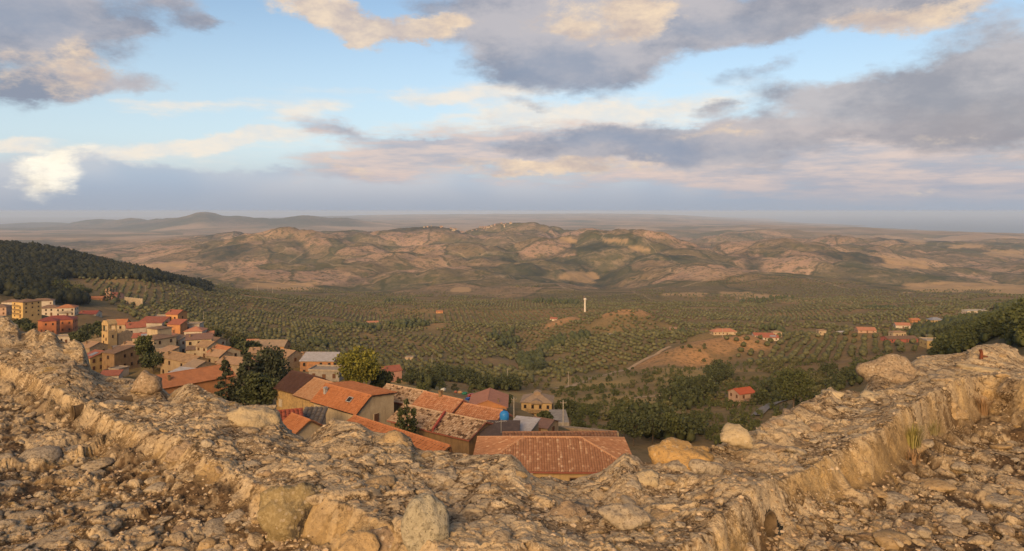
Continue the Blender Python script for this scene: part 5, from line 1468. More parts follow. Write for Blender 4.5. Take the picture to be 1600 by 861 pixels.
    if h.get('chimney', 1 if (h['roof'] == 'gable' and i % 3 and 140 < h['y'] < 520) else 0):
        for j in range(1):
            x, v = -l2 * .72, rv - (rv + w2) * .55
            if h['rmat'] == 'salmon': x, v = -.2, rv - .3
            z = Hh + hr * (v + w2) / (rv + w2)
            mb = MB(); mb.box(x - .22, x + .22, v - .22, v + .22, z - .2, z + .95); mb.box(x - .3, x + .3, v - .3, v + .3, z + .951, z + 1.05)
            mb.box(x - .26, x + .26, v - .26, v + .26, z + 1.15, z + 1.2)
            for (a, b) in ((-.2, -.2), (.2, -.2), (.2, .2), (-.2, .2)): mb.box(x + a - .03, x + a + .03, v + b - .03, v + b + .03, z + 1.051, z + 1.149)
            mb.build('chimney', METAL if h['rmat'] == 'orange' else WALL['brown_wall'], roof)
    if h.get('skylight'):
        v = rv - (rv + w2) * .5; z = Hh + hr * .5; sl = hr / (rv + w2)
        mb = MB(); n = Vector((0, -sl, 1)).normalized(); c = Vector((l2 * .42, v, z)) + n * .3
        u, t = Vector((1, 0, 0)), Vector((0, 1, sl)).normalized()
        for (a0, a1, b0, b1) in ((-.5, .5, -.45, -.37), (-.5, .5, .37, .45), (-.5, -.42, -.37, .37), (.42, .5, -.37, .37)):
            mb.prism([c + u * a0 + t * b0, c + u * a1 + t * b0, c + u * a1 + t * b1, c + u * a0 + t * b1], n * .1)
        s = mb.build('skylight', METAL, roof)
        mb = MB(); mb.prism([c + u * a + t * b - n * .02 for a, b in ((-.42, -.37), (.42, -.37), (.42, .37), (-.42, .37))], n * .06); mb.build('pane', PANE, s)
    if h.get('solar'):
        v0, v1 = rv - (rv + w2) * .8, rv - (rv + w2) * .3; sl = hr / (rv + w2)
        z0, z1 = Hh + hr * (v0 + w2) / (rv + w2) + th + .12, Hh + hr * (v1 + w2) / (rv + w2) + th + .12
        mb = MB(); mb.prism([(-l2 * .1, v0, z0), (l2 * .7, v0, z0), (l2 * .7, v1, z1), (-l2 * .1, v1, z1)], (0, 0, .06)); mb.build('solar_panel', ROOF['slate_blue'], roof)
    return e
for _i, _h_ in enumerate(HOUSES):
    build_house(_i, _h_)

def tpx0(px, d): return (px - 800) / F * d
def build_hill_town():
    rng = random.Random(77)
    wm = [WALL['beige'], WALL['tan_wall'], WALL['pink_tan']]; rm = [ROOF['tan_plain'], ROOF['salmon_plain'], ROOF['brown_tan']]
    # prototypes
    n = 0
    for k in range(46):
        px = rng.choice([rng.gauss(748, 22), rng.gauss(712, 14), rng.gauss(790, 14), rng.uniform(645, 800)])
        ds = np.linspace(3300, 5600, 120); hz = H(tpx0(px, ds), ds)
        d = float(ds[np.argmax(hz / ds)]) - rng.uniform(0, 130)      # along the crest of the ridge
        x = (px - 800) / F * d; z = Hs(x, d)
        s = rng.uniform(.8, 1.6)
        L, W, Hh = 8 * s, 7 * s, rng.uniform(4, 8)
        mb = MB(); mb.prism([(-L / 2, -W / 2, -3), (-L / 2, -W / 2, Hh), (-L / 2, 0, Hh + 2), (-L / 2, W / 2, Hh), (-L / 2, W / 2, -3)][::-1], (L, 0, 0))
        e = mb.build('hilltop_house', wm[k % 3])
        e.location = (x, d, z); e.rotation_euler = (0, 0, rng.uniform(-.6, .6))
        tag(e, 'tiny pale house in the distant ridge-top town', 'house', 'houses of the far ridge-top town')
        mb = MB(); mb.prism([(-L / 2 - .4, -W / 2 - .5, Hh - .1), (L / 2 + .4, -W / 2 - .5, Hh - .1), (L / 2 + .4, 0, Hh + 2.15), (-L / 2 - .4, 0, Hh + 2.15)], (0, 0, .25)); mb.build('roof', rm[k % 3], e)
build_hill_town()

def build_church():
    p = at(171, 541, 300)
    e = empty('bell_tower', p, -.5)
    tag(e, 'square stone bell tower of a ruined church', 'tower')
    st = WALL['ochre']
    mb = MB(); mb.box(-2.3, 2.3, -2.0, 2.0, -4, 6.6); mb.build('tower_shaft', st, e)
    # belfry: four piers carrying a gable, arched openings between
    for sx in (-1, 1):
        for sy in (-1, 1):
            mb = MB(); mb.box(sx * 2.2 - .55 * (sx > 0) , sx * 2.2 + .55 * (sx < 0), sy * 1.9 - .5 * (sy > 0), sy * 1.9 + .5 * (sy < 0), 6.603, 9.2); mb.build('belfry_pier', st, e)
    mb = MB(); mb.prism([(-2.3, -2.0, 9.203), (2.3, -2.0, 9.203), (2.3, -2.0, 9.8), (1.2, -2.0, 11.2), (-1.2, -2.0, 11.2), (-2.3, -2.0, 9.8)], (0, 4.0, 0)); mb.build('belfry_top', st, e)
    for (x, z) in ((-.8, 4.6), (-.8, 1.9), (.9, 3.4)):
        window(e, (x, -2.0, z), (1, 0, 0), (0, -1, 0), .7, 1.3, False)
    window(e, (2.3, 0, 4.4), (0, 1, 0), (1, 0, 0), .7, 1.3, False)
    q = at(187, 541, 306)
    c = empty('ruined_church', q, -.5)
    tag(c, 'roofless stone church nave right of the bell tower', 'church')
    mb = MB(); mb.box(-2.6, 3.4, -3.2, -2.6, -4, 6.4); mb.build('wall', st, c)
    mb = MB(); mb.prism([(3.4, -3.2, -4), (3.4, 5, -4), (3.4, 5, 4.6), (3.4, .9, 7.4), (3.4, -3.2, 6.0)], (.6, 0, 0)); mb.build('gable_wall', WALL['stone'], c)
    mb = MB(); mb.box(-2.6, 3.39, 4.4, 5, -4, 4.4); mb.build('wall', WALL['stone'], c)
    w = at(148, 541, 310)
    g = empty('stone_wall', w, .55)
    tag(g, 'old retaining stone wall left of the bell tower', 'wall')
    mb = MB(); mb.prism([(-7, -.3, -4), (5, -.3, -4), (5, -.3, 4.6), (2, -.3, 3.6), (-2, -.3, 2.8), (-7, -.3, 1.6)], (0, .6, 0)); mb.build('masonry', WALL['stone'], g)
    # terrace wall of the cypress villa
    w = at(208, 468, 680)
    g = empty('terrace_wall', w, -.55)
    tag(g, 'pale terrace wall stepping down beside the cypress villas', 'wall')
    mb = MB(); mb.box(-14, 16, -.3, .3, -6, 1.6); mb.build('masonry', WALL['beige'], g)
    for k in range(8):
        mb = MB(); mb.box(-14 + k * 4.1, -13.4 + k * 4.1, -.42, .42, -6, 2.0); mb.build('pier', WALL['pale'], g)
    w = at(915, 682, 150)
    g = empty('stone_wall', w, -.04)
    tag(g, 'long grey-brown stone wall behind the nearest roof', 'wall')
    mb = MB(); mb.prism([(-5.5, -.4, -4), (7, -.4, -4), (7, -.4, 1.0), (2, -.4, 1.5), (-3, -.4, 1.9), (-5.5, -.4, 2.0)], (0, 1.2, 0)); mb.build('masonry', WALL['stone'], g)
    w = at(884, 640, 210)
    g = empty('concrete_ramp', at(873, 652, 205), 0)
    tag(g, 'pale concrete ramp beside the ochre villa', 'ramp')
    mb = MB(); mb.prism([(-2.6, -6, -3), (2.6, -6, -3), (2.6, -6, .3), (-2.6, -6, .3)], (0, 13, 0)); mb.build('slab', WALL['concrete'], g)
build_church()

# ------------------------------------------------------------------ roads and tracks
def strip(name, label, pts, width, mat, lift=.25, level=True):
    """a road ribbon laid on the ground through (px, depth) points"""
    P = np.array([((a - 800) / F * d, d) for a, d in pts])
    seg = np.concatenate([[0], np.cumsum(np.hypot(*np.diff(P, axis=0).T))])
    k = max(8, int(seg[-1] / 4)); s = np.linspace(0, seg[-1], k)
    c = np.stack([np.interp(s, seg, P[:, 0]), np.interp(s, seg, P[:, 1])], -1)
    c = np.stack([blur1(c[:, 0], 2, 0), blur1(c[:, 1], 2, 0)], -1)
    t = np.gradient(c, axis=0); t /= np.linalg.norm(t, axis=1)[:, None]
    nn = np.stack([-t[:, 1], t[:, 0]], -1)
    V = []
    for a in (np.linspace(-.5, .5, 5) if level else np.linspace(-.5, .5, 25)):
        q = c + nn * a * width
        V.append(np.stack([q[:, 0], q[:, 1], H(q[:, 0], q[:, 1]) + lift], -1))
    V = np.array(V)
    if level: V[:, :, 2] = V[:, :, 2].max(0)[None]
    n, m = V.shape[:2]; idx = np.arange(n * m).reshape(n, m)
    fc = np.stack([idx[:-1, :-1], idx[1:, :-1], idx[1:, 1:], idx[:-1, 1:]], -1).reshape(-1, 4)
    return tag(link(name, npmesh(name, V.reshape(-1, 3), fc, True, [mat])), label, 'road', kind='structure')
ASPH = plain('road_asphalt_worn', (.25, .215, .18), (.20, .17, .145), .2)
DIRT = plain('track_dirt_pale', (.36, .26, .16), (.30, .21, .13), .2)
strip('road', 'grey lane at the foot of the right-hand slope', [(1180, 235), (1200, 262), (1290, 320), (1340, 335), (1420, 350)], 4.0, ASPH, .45, False)
strip('road', 'pale looping road by the modern white building', [(1505, 700), (1500, 790), (1516, 880), (1545, 910), (1572, 850), (1580, 760)], 7.5, DIRT, .5)
strip('track', 'pale dirt track climbing beside the dry field', [(862, 405), (900, 420), (930, 470), (990, 540), (1050, 590)], 3.2, DIRT)
strip('track', 'thin pale track through the dry slope', [(960, 330), (1000, 335), (1060, 340)], 1.6, DIRT)
strip('street', 'narrow grey village street running downhill', [(172, 205), (176, 230), (180, 255), (186, 290), (178, 300)], 4.2, ASPH)
strip('yard', 'pale gravel yard behind the mottled roofs', [(640, 268), (690, 262), (735, 270), (752, 290)], 17.0, plain('yard_gravel', (.34, .26, .165), (.27, .2, .12), .25), .4, False)

# ------------------------------------------------------------------ trees
OLIVE = leaf_mat('olive_leaves', (.108, .105, .040), (.066, .068, .027), (.195, .18, .09))
DARKLEAF = leaf_mat('dark_leaves', (.046, .056, .022), (.06, .069, .027), (.082, .088, .038))
BRIGHT = leaf_mat('bright_leaves', (.17, .165, .024), (.12, .12, .022), (.24, .21, .04))
MIDLEAF = leaf_mat('mid_green_leaves', (.075, .085, .026), (.055, .066, .022), (.105, .11, .038))
CONIF = leaf_mat('conifer_needles', (.038, .048, .026), (.05, .058, .032), (.075, .078, .046))
FORESTM = leaf_mat('forest_leaves_shaded', (.022, .026, .011), (.015, .018, .008), (.036, .037, .016))  # leaf colour darkened to carry the left hill's shadow
BARK = plain('bark_grey_brown', (.13, .095, .065), (.09, .065, .045), 3)

def leaf_quads(pos, size, rs):
    n = len(pos)
    a = rs.normal(size=(n, 3)); a /= np.linalg.norm(a, axis=1)[:, None]
    b = rs.normal(size=(n, 3)); b -= a * (a * b).sum(1)[:, None]; b /= np.linalg.norm(b, axis=1)[:, None]
    s = (size * rs.uniform(.6, 1.3, n))[:, None]
    P = np.stack([pos - a * s - b * s * .55, pos + a * s * .2 - b * s * .8, pos + a * s + b * s * .2, pos - a * s * .3 + b * s * .75], 1)
    f = np.arange(4 * n).reshape(n, 4)
    return P.reshape(-1, 3), f

def crown_points(rs, n, rx, rz, zc, clumps, shape='round', fill=.75):
    """leaf positions gathered in clumps spread through a crown volume"""
    K = clumps
    u = rs.normal(size=(K, 3)); u /= np.linalg.norm(u, axis=1)[:, None]
    r = rs.uniform(.35, 1.0, K) ** .6 * fill
    if shape == 'cone':
        zz = rs.rand(K) ** 1.25
        rad = (1 - zz) ** .85 * rs.uniform(.55, 1.0, K) * rx * 1.0 + .05 * rx
        ang = rs.uniform(0, 6.283, K)
        c = np.stack([np.cos(ang) * rad, np.sin(ang) * rad, zc - rz + 2 * rz * zz - .08 * rad], -1)
        cr = rx * (.10 + .16 * (1 - zz))
    elif shape == 'column':
        zz = rs.rand(K); rad = rx * np.minimum(1, 2.2 * (1 - zz)) * rs.uniform(.3, .9, K); ang = rs.uniform(0, 6.283, K)
        c = np.stack([np.cos(ang) * rad, np.sin(ang) * rad, zc - rz + 2 * rz * zz], -1); cr = np.full(K, rx * .4)
    else:
        c = u * r[:, None] * np.array([rx, rx, rz]); c[:, 2] += zc
        c[:, 2] = np.where(c[:, 2] < zc - rz * .6, zc - rz * .6 + .3 * (c[:, 2] - zc + rz * .6), c[:, 2])
        cr = rx * rs.uniform(.22, .42, K)
    k = rs.randint(0, K, n)
    o = rs.normal(size=(n, 3)); o /= np.linalg.norm(o, axis=1)[:, None]
    o *= (rs.rand(n) ** .4)[:, None]
    p = c[k] + o * cr[k][:, None] * np.array([1, 1, .75 if shape != 'cone' else .45])
    return p, c, cr

def tree(name, label, cat, x, y, h, rx, mat, shape='round', n=900, leaf=.28, clumps=40, seed=1, group=None, z=None, trunk=.18):
    rs = np.random.RandomState(seed)
    z = Hs(x, y) if z is None else z
    e = empty(name, (x, y, z))
    tag(e, label, cat, group)
    base = h * (.22 if shape == 'round' else .08)
    rz = (h - base) / 2; zc = base + rz
    P, c, cr = crown_points(rs, n, rx, rz, zc, clumps, shape)
    mb = MB()
    mb.tube([(0, 0, -1.0), (0, 0, h * .2), (rx * .04, 0, h * .5), (0, 0, h * (.75 if shape == 'round' else .97))], [trunk * h / 8, trunk * h / 10, trunk * h / 16, .03], 7)
    lim = rs.choice(len(c), min(9, len(c)), replace=False)
    for j in lim:
        mb.tube([(0, 0, h * .3 if shape == 'round' else c[j][2] * .95), tuple(c[j] * np.array([.5, .5, 1]) * np.array([1, 1, .85])), tuple(c[j])], [trunk * h / 22, trunk * h / 30, .02], 5)
    mb.build('trunk', BARK, e, True)
    v, f = leaf_quads(P, np.full(n, leaf), rs)
    link('crown', npmesh('crown', v, f, False, [mat]), e)
    return e

def tpx(px, d): return (px - 800) / F * d

tree('cedar', 'tall dark conifer left of the pair by the brown roof', 'tree', tpx(352, 138), 138, 10.6, 3.2, CONIF, 'cone', 2600, .26, 110, 11, 'conifers between the village roofs')
tree('cedar', 'broad dark conifer in the middle of the conifer group', 'tree', tpx(388, 140), 140, 11.5, 4.3, CONIF, 'cone', 3600, .27, 130, 12, 'conifers between the village roofs')
tree('cedar', 'wide-crowned conifer beside the dark brown roof', 'tree', tpx(424, 146), 146, 13.6, 4.4, CONIF, 'round', 3600, .27, 90, 13, 'conifers between the village roofs')
tree('cedar', 'lower dark conifer filling the gap behind the parapet', 'tree', tpx(405, 122), 122, 8.6, 3.8, DARKLEAF, 'round', 2400, .26, 60, 14, 'conifers between the village roofs')
tree('broadleaf_tree', 'bright yellow-green tree behind the orange gable roof', 'tree', tpx(562, 172), 172, 13.6, 6.0, BRIGHT, 'round', 4200, .3, 70, 15)
tree('broadleaf_tree', 'smaller dark tree at the foot of the bright yellow-green tree', 'tree', tpx(596, 178), 178, 8.6, 3.4, DARKLEAF, 'round', 1400, .3, 40, 16)
for k, (px, d, h) in enumerate([(626, 90, 9.0), (636, 91, 10.2), (646, 92, 8.4)]):
    tree('cypress', ['left spire of the small dark cypress clump by the mottled roof', 'tallest spire of the small dark cypress clump by the mottled roof', 'right spire of the small dark cypress clump by the mottled roof'][k], 'tree', tpx(px, d), d, h, .95, DARKLEAF, 'column', 900, .16, 40, 20 + k)
tree('broadleaf_tree', 'dark green garden tree between the street and stepped cream house', 'tree', tpx(226, 236), 236, 12.5, 3.8, MIDLEAF, 'round', 2200, .32, 60, 30)
tree('broadleaf_tree', 'lower spreading tree below the stepped cream house', 'tree', tpx(240, 224), 224, 7.5, 4.6, DARKLEAF, 'round', 1800, .32, 50, 31)
VTREES = ['left one of three large round trees at the foot of the wooded hill', 'tallest of three large round trees at the foot of the wooded hill', 'right one of three large round trees at the foot of the wooded hill',
          'left tree of the dark clump below the dull red roof', 'tallest tree of the dark clump left of the bell tower', 'right tree of the dark clump left of the bell tower', 'nearest tree of the dark clump left of the bell tower',
          'dark tree at the foot of the yellow apartment block', 'dark tree right of the yellow block, over the parapet', 'dark bush between the yellow block and the orange-red building', 'low dark bush left of the orange-red building wing', 'lowest dark bush below the orange-red building',
          'dark tree beside the old retaining stone wall', 'dark tree between the dark red roof and tall orange house', 'dark tree left of the low stone house, by the orange gable', 'tall dark tree behind the conifers near the long orange house', 'dark tree in front of the long orange house',
          'dark tree right of the grey-brown pitched roof', 'dark tree behind the stone cottage']
for k, (px, d, h, r, m) in enumerate([(96, 640, 17, 9, 0), (115, 625, 19, 11, 0), (132, 640, 15, 8, 0), (120, 372, 8, 5, 1), (136, 365, 10, 6, 1), (152, 372, 9, 5, 1), (128, 350, 8, 5, 1), (22, 398, 6, 5, 1), (34, 390, 6, 5, 1), (46, 384, 5, 4, 1), (58, 378, 4, 3, 1), (66, 372, 3.5, 3, 1), (160, 340, 6, 4, 1), (262, 330, 7, 3.5, 1), (370, 300, 7, 4, 1), (382, 285, 8, 5, 1), (398, 290, 8, 4, 1), (338, 330, 6, 4, 1), (455, 296, 6, 4, 1)]):
    tree('broadleaf_tree', VTREES[k], 'tree', tpx(px, d), d, h, r, [MIDLEAF, DARKLEAF][m], 'round', 700, .55, 30, 60 + k, ['round trees below the wooded hill', 'dark trees in the village'][m])
for k, (px, d, h) in enumerate([(163, 702, 11), (168, 700, 13), (173, 698, 14), (178, 700, 13), (186, 690, 9)]):
    tree('cypress', 'tall narrow cypress at the hillside villas', 'tree', tpx(px, d), d, h, 1.5, DARKLEAF, 'column', 260, .5, 24, 90 + k, 'cypresses at the hillside villas')
SP = [(890, 236, 10, 3.6, 'dark upright tree right of the ochre villa', DARKLEAF), (882, 250, 7, 3.2, 'dark low tree behind the ochre villa ramp', DARKLEAF), (866, 230, 4.0, 2.0, 'small dark tree at the corner of the ochre villa', DARKLEAF),
      (990, 182, 8.5, 4.4, 'dark bushy tree rising at the corner of the nearest roof', DARKLEAF), (1020, 190, 9, 4.6, 'dark leafy tree above the pale parapet knob', DARKLEAF), (1048, 195, 8.5, 4.6, 'dark leafy tree left of the orange boulder', MIDLEAF), (975, 196, 7.5, 4.2, 'dark tree behind the corner of the nearest roof', DARKLEAF),
      (1072, 318, 9, 5.0, 'dark tree left of the round dark tree on the slope', DARKLEAF), (1100, 300, 11, 5.6, 'round dark tree left of the bright red roof', DARKLEAF), (1118, 372, 8, 6, 'dark thicket tree above the bright red roof', DARKLEAF), (1135, 378, 8, 5, 'dark thicket tree behind the bright red roof', DARKLEAF), (1186, 280, 8, 4.4, 'dark tree right of the bright red roof', DARKLEAF),
      (1240, 232, 16, 7.6, 'large mid-green tree rising behind the parapet', MIDLEAF), (1296, 350, 9, 5.0, 'dark tree beside the grey lane', DARKLEAF), (772, 262, 5, 2.4, 'small dark tree behind the salmon gable roof', DARKLEAF), (790, 275, 6, 2.6, 'dark bush tree right of the salmon gable roof', DARKLEAF), (756, 320, 5, 2.2, 'lone dark round tree in the dry yard', DARKLEAF),
      (640, 318, 5, 3.6, 'dark shrub tree right of the pink house', DARKLEAF), (664, 322, 5, 3.8, 'second dark shrub tree right of the pink house', DARKLEAF), (836, 320, 6, 3, 'dark tree on the dry bank above the ochre villa', DARKLEAF), (905, 196, 4, 2.4, 'low dark bush beside the concrete ramp', DARKLEAF), (852, 148, 3.0, 1.8, 'dark bush behind the pale sheet roof', DARKLEAF)]
for k, (px, d, h, r, lab, m) in enumerate(SP):
    tree('broadleaf_tree', lab, 'tree', tpx(px, d), d, h, r, m, 'round', 3200 if h > 14 else 1300, .3, 60 if h > 14 else 36, 120 + k)

# shrubs on the dry slopes: countable, one object each
def shrub_protos():
    out = []
    for k in range(6):
        rs = np.random.RandomState(500 + k)
        P, c, cr = crown_points(rs, 150, 1.0, .7, .62, 12)
        v, f = leaf_quads(P, np.full(150, .19), rs)
        out.append([npmesh('shrub', v, f, False, [m]) for m in (DARKLEAF, MIDLEAF, OLIVE)])
    return out
SHR = shrub_protos()
def occupied(x, y, pad=1.5):
    for (hx, hy, hz, r) in PADS:
        if (x - hx) ** 2 + (y - hy) ** 2 < (r + pad) ** 2: return True
    return False
def scatter_shrubs():
    rng = random.Random(21)
    n = 0
    zones = [((860, 1060), (190, 430), 95, 'scrub shrub on the dry slope below the groves', 'shrubs on the dry slope'), ((1030, 1290), (200, 420), 115, 'bushy shrub in the dense scrub around the bright red roof', 'shrubs in the dense scrub'), ((620, 900), (285, 400), 40, 'low shrub on the bank between yard and groves', 'shrubs on the bank by the yard'), ((940, 1160), (380, 560), 32, 'small tree dotted over the bare orange bluff', 'small trees on the orange bluff'), ((930, 1030), (790, 880), 14, 'small tree on the orange knoll', 'small trees on the orange knoll')]
    for (pr, dr, cnt, lab, grp) in zones:
        k = 0; tries = 0
        while k < cnt and tries < 5000:
            tries += 1
            px = rng.uniform(*pr); d = rng.uniform(*dr)
            x = tpx(px, d)
            if occupied(x, d): continue
            s = rng.uniform(.9, 2.6) * (1.15 if d < 300 else 1.0)
            if grp.startswith('small'): s = rng.uniform(1.3, 2.2)
            o = link('shrub', SHR[rng.randrange(6)][rng.choice([0, 0, 1, 2, 2])])
            o.location = (x, d, Hs(x, d) - .1); o.scale = (s, s, s * rng.uniform(.8, 1.2)); o.rotation_euler = (0, 0, rng.uniform(0, 6.28))
            tag(o, lab, 'shrub', grp)
            k += 1
scatter_shrubs()

def grove_points():
    rng = np.random.RandomState(3)
    G = 230.0
    xs = np.arange(-2100, 2101, G); ys = np.arange(250, 2650, G)
    seeds = np.array([(a + rng.uniform(-.4, .4) * G, b + rng.uniform(-.4, .4) * G) for a in xs for b in ys])
    pts = []
    for i, (sx, sy) in enumerate(seeds):
        ang = rng.uniform(-.9, .9) if sy < 700 else rng.uniform(0, 3.14)
        sp = rng.uniform(7.6, 9.4); dens = rng.uniform(.8, 1.0)
        k = int(330 / sp)
        g = (np.arange(-k, k + 1) * sp)
        a, b = np.meshgrid(g, g)
        a = a.ravel() + rng.normal(size=a.size) * .38; b = b.ravel() + rng.normal(size=b.size) * .38
        x = sx + a * math.cos(ang) - b * math.sin(ang); y = sy + a * math.sin(ang) + b * math.cos(ang)
        nb = seeds[np.hypot(seeds[:, 0] - sx, seeds[:, 1] - sy) < 4 * G]
        d = np.hypot(x[:, None] - nb[None, :, 0], y[:, None] - nb[None, :, 1])
        own = np.hypot(x - sx, y - sy) <= d.min(1) + 1e-6
        own &= rng.rand(len(x)) < dens
        pts.append(np.stack([x[own], y[own]], -1))
    P = np.concatenate(pts)
    x, y = P[:, 0], P[:, 1]
    px = pxy(x, y)
    k = (px > -110) & (px < 1710) & (y > 250) & (y < 2450) & (y > grove_min(px) + 20 * fbm(x / 40, y / 40, 3, 55)) & (y < 1850 + 600 * fbm(x / 260, y / 160, 3, 56)) & ((y < 1500) | (rng.rand(len(x)) < .55))
    P = P[k]; x, y = P[:, 0], P[:, 1]
    k = (forest_mask(x, y) < .35) & ((bare_mask(x, y) < .45) | (rng.rand(len(x)) < .30)) & (grass_mask(x, y) < .6)
    th = fbm(x / 90, y / 90, 3, 57)
    k &= th < .30
    k &= rng.rand(len(x)) < .90
    P = P[k]; x, y = P[:, 0], P[:, 1]
    ok = np.ones(len(x), bool)
    for (hx, hy, hz, r) in PADS:
        ok &= (x - hx) ** 2 + (y - hy) ** 2 > (r + 2.5) ** 2
    return P[ok]

def blob_merge(pts, z, s, hs, sub, rs, flat=.82, nl=0):
    """merged low crowns: lumpy closed blobs, each an island of its own"""
    v, f = ICO[sub]
    n = len(pts)
    out = []
    for k0 in range(0, n, 4000):
        q = pts[k0:k0 + 4000]; m = len(q)
        jit = 1 + .17 * rs.normal(size=(m, len(v), 1)).clip(-1.6, 1.6)
        b = v[None] * jit
        a = rs.uniform(0, 6.283, m); ca, sa = np.cos(a)[:, None], np.sin(a)[:, None]
        bx = b[..., 0] * ca - b[..., 1] * sa; by = b[..., 0] * sa + b[..., 1] * ca
        sc = s[k0:k0 + m][:, None]; hh = hs[k0:k0 + m][:, None]
        bz = (b[..., 2] * flat + .88) * hh
        out.append(np.stack([bx * sc + q[:, 0:1], by * sc + q[:, 1:2], bz + z[k0:k0 + m][:, None]], -1))
    V = np.concatenate(out).reshape(-1, 3)
    Fc = (f[None] + (np.arange(n) * len(v))[:, None, None]).reshape(-1, 3)
    return V, Fc

def build_groves():
    rs = np.random.RandomState(4)
    P = grove_points()
    x, y = P[:, 0], P[:, 1]
    z = H(x, y)
    px = pxy(x, y); py = Y0 - F * (z + 3) / y
    vis = (px > 2) & (px < 1598) & (py < np.interp(px, _spx, _sy) - 3)
    order = np.argsort(np.where(vis, y, 1e9))
    near = order[:300]
    # individual olive trees
    protos = []
    for k in range(8):
        r2 = np.random.RandomState(700 + k)
        Q, c, cr = crown_points(r2, 260, 2.35, 1.7, 2.75, 20)
        v, f = leaf_quads(Q, np.full(260, .36), r2)
        mb = MB(); mb.tube([(0, 0, -.6), (.1, 0, .7), (0, .1, 1.7)], [.28, .2, .16], 6)
        for a in range(3):
            mb.tube([(0, .05, 1.2), (math.cos(a * 2.1) * .9, math.sin(a * 2.1) * .9, 2.4)], [.12, .05], 5)
        tv = np.array(mb.v); n0 = len(v)
        me = bpy.data.meshes.new('olive_tree')
        me.from_pydata([tuple(q) for q in v] + mb.v, [], [tuple(q) for q in f] + [tuple(i + n0 for i in q) for q in mb.f])
        me.materials.append(OLIVE); me.materials.append(BARK)
        me.polygons.foreach_set('material_index', np.array([0] * len(f) + [1] * len(mb.f), dtype=np.int32)); me.update()
        protos.append(me)
    for i in near:
        o = link('olive_tree', protos[rs.randint(8)])
        s = rs.uniform(.7, 1.05)
        o.location = (x[i], y[i], z[i]); o.scale = (s, s, s * rs.uniform(.9, 1.1)); o.rotation_euler = (0, 0, rs.uniform(0, 6.28))
        tag(o, 'round grey-green olive tree in the nearest planted rows', 'olive tree', 'olive trees of the nearest rows')
    rest = np.ones(len(P), bool); rest[near] = False
    Vs = []; Fs = []; base = 0
    for (lo, hi, sub) in ((0, 760, 2), (760, 1e9, 1)):
        k = rest & (y >= lo) & (y < hi)
        s = 1.4 + 1.0 * rs.rand(k.sum()); hs = s * rs.uniform(.85, 1.1, k.sum())
        V, Fc = blob_merge(P[k], z[k], s, hs, sub, rs)
        Vs.append(V); Fs.append(Fc + base); base += len(V)
        if sub == 2:     # loose sprays so that outlines turn leafy
            q = np.repeat(P[k], 10, 0); m = len(q)
            u = rs.normal(size=(m, 3)); u /= np.linalg.norm(u, axis=1)[:, None]; u[:, 2] = np.abs(u[:, 2]) * .9 - .1
            c = np.concatenate([q, np.repeat(z[k] + .9 * hs, 10)[:, None]], 1) + u * np.repeat(s, 10)[:, None] * 1.02
            v, f = leaf_quads(c, np.full(m, .5), rs)
            ft = np.concatenate([f[:, [0, 1, 2]], f[:, [0, 2, 3]]])
            Vs.append(v); Fs.append(ft + base); base += len(v)
    me = npmesh('olive_groves', np.concatenate(Vs), np.concatenate(Fs), True, [OLIVE])
    tag(link('olive_groves', me), 'thousands of olive trees in rows covering the slopes and valley', 'olive grove', kind='stuff')
    print('olives', len(P), 'tris', sum(len(f) for f in Fs))
    # woods: the left hill, the right spur and the gullies
    def wood(name, label, n, box, mask, smin, smax, mat, seed, sub=1, thin=False):
        r = np.random.RandomState(seed)
        qx = r.uniform(box[0], box[1], n); qy = r.uniform(box[2] ** .5, box[3] ** .5, n) ** 2
        X = (qx - 800) / F * qy
        k = mask(X, qy) > r.uniform(.3, .7, n)
        for (hx, hy, hz, rr) in PADS: k &= (X - hx) ** 2 + (qy - hy) ** 2 > (rr + 2) ** 2
        if thin: k &= (qy > 330) | (r.rand(n) < .22)
        X, Y = X[k], qy[k]; Z = H(X, Y); m = len(X)
        s = r.uniform(smin, smax, m); hs = s * r.uniform(.9, 1.7, m)
        nearby = Y < 560
        parts = []
        V, Fc = blob_merge(np.stack([X, Y], -1), Z, np.where(nearby, .5, 1) * s, np.where(nearby, .6, 1) * hs, sub, r, .95)
        parts.append((V, Fc))
        for (sel, reps, ls, shell) in ((nearby, 90, .17, .45), (~nearby, 6, .26, .85)):
            if not sel.any(): continue
            q = np.repeat(np.stack([X, Y, Z + hs * .9], -1)[sel], reps, 0); mm = len(q)
            u = r.normal(size=(mm, 3)); u /= np.linalg.norm(u, axis=1)[:, None]; u[:, 2] = np.abs(u[:, 2]) - .15 * r.rand(mm)
            u *= r.uniform(shell, 1.12, mm)[:, None]
            v, f = leaf_quads(q + u * np.repeat(np.stack([s, s, hs], -1)[sel], reps, 0), np.repeat(s[sel] * ls, reps), r)
            parts.append((v, np.concatenate([f[:, [0, 1, 2]], f[:, [0, 2, 3]]])))
        off = np.cumsum([0] + [len(p_[0]) for p_ in parts])
        me = npmesh(name, np.concatenate([p_[0] for p_ in parts]), np.concatenate([p_[1] + o_ for p_, o_ in zip(parts, off)]), True, [mat])
        tag(link(name, me), label, 'wood', kind='stuff')
        print(name, m)
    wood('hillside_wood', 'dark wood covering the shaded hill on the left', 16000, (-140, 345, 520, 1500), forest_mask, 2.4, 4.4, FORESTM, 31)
    def spur(X, Y):
        px = pxy(X, Y)
        return forest_mask(X, Y) * (px > 1200)
    wood('spur_wood', 'scrubby wood on the spur beyond the right end of the parapet', 5200, (1420, 1720, 180, 1000), spur, 1.8, 3.4, MIDLEAF, 32)
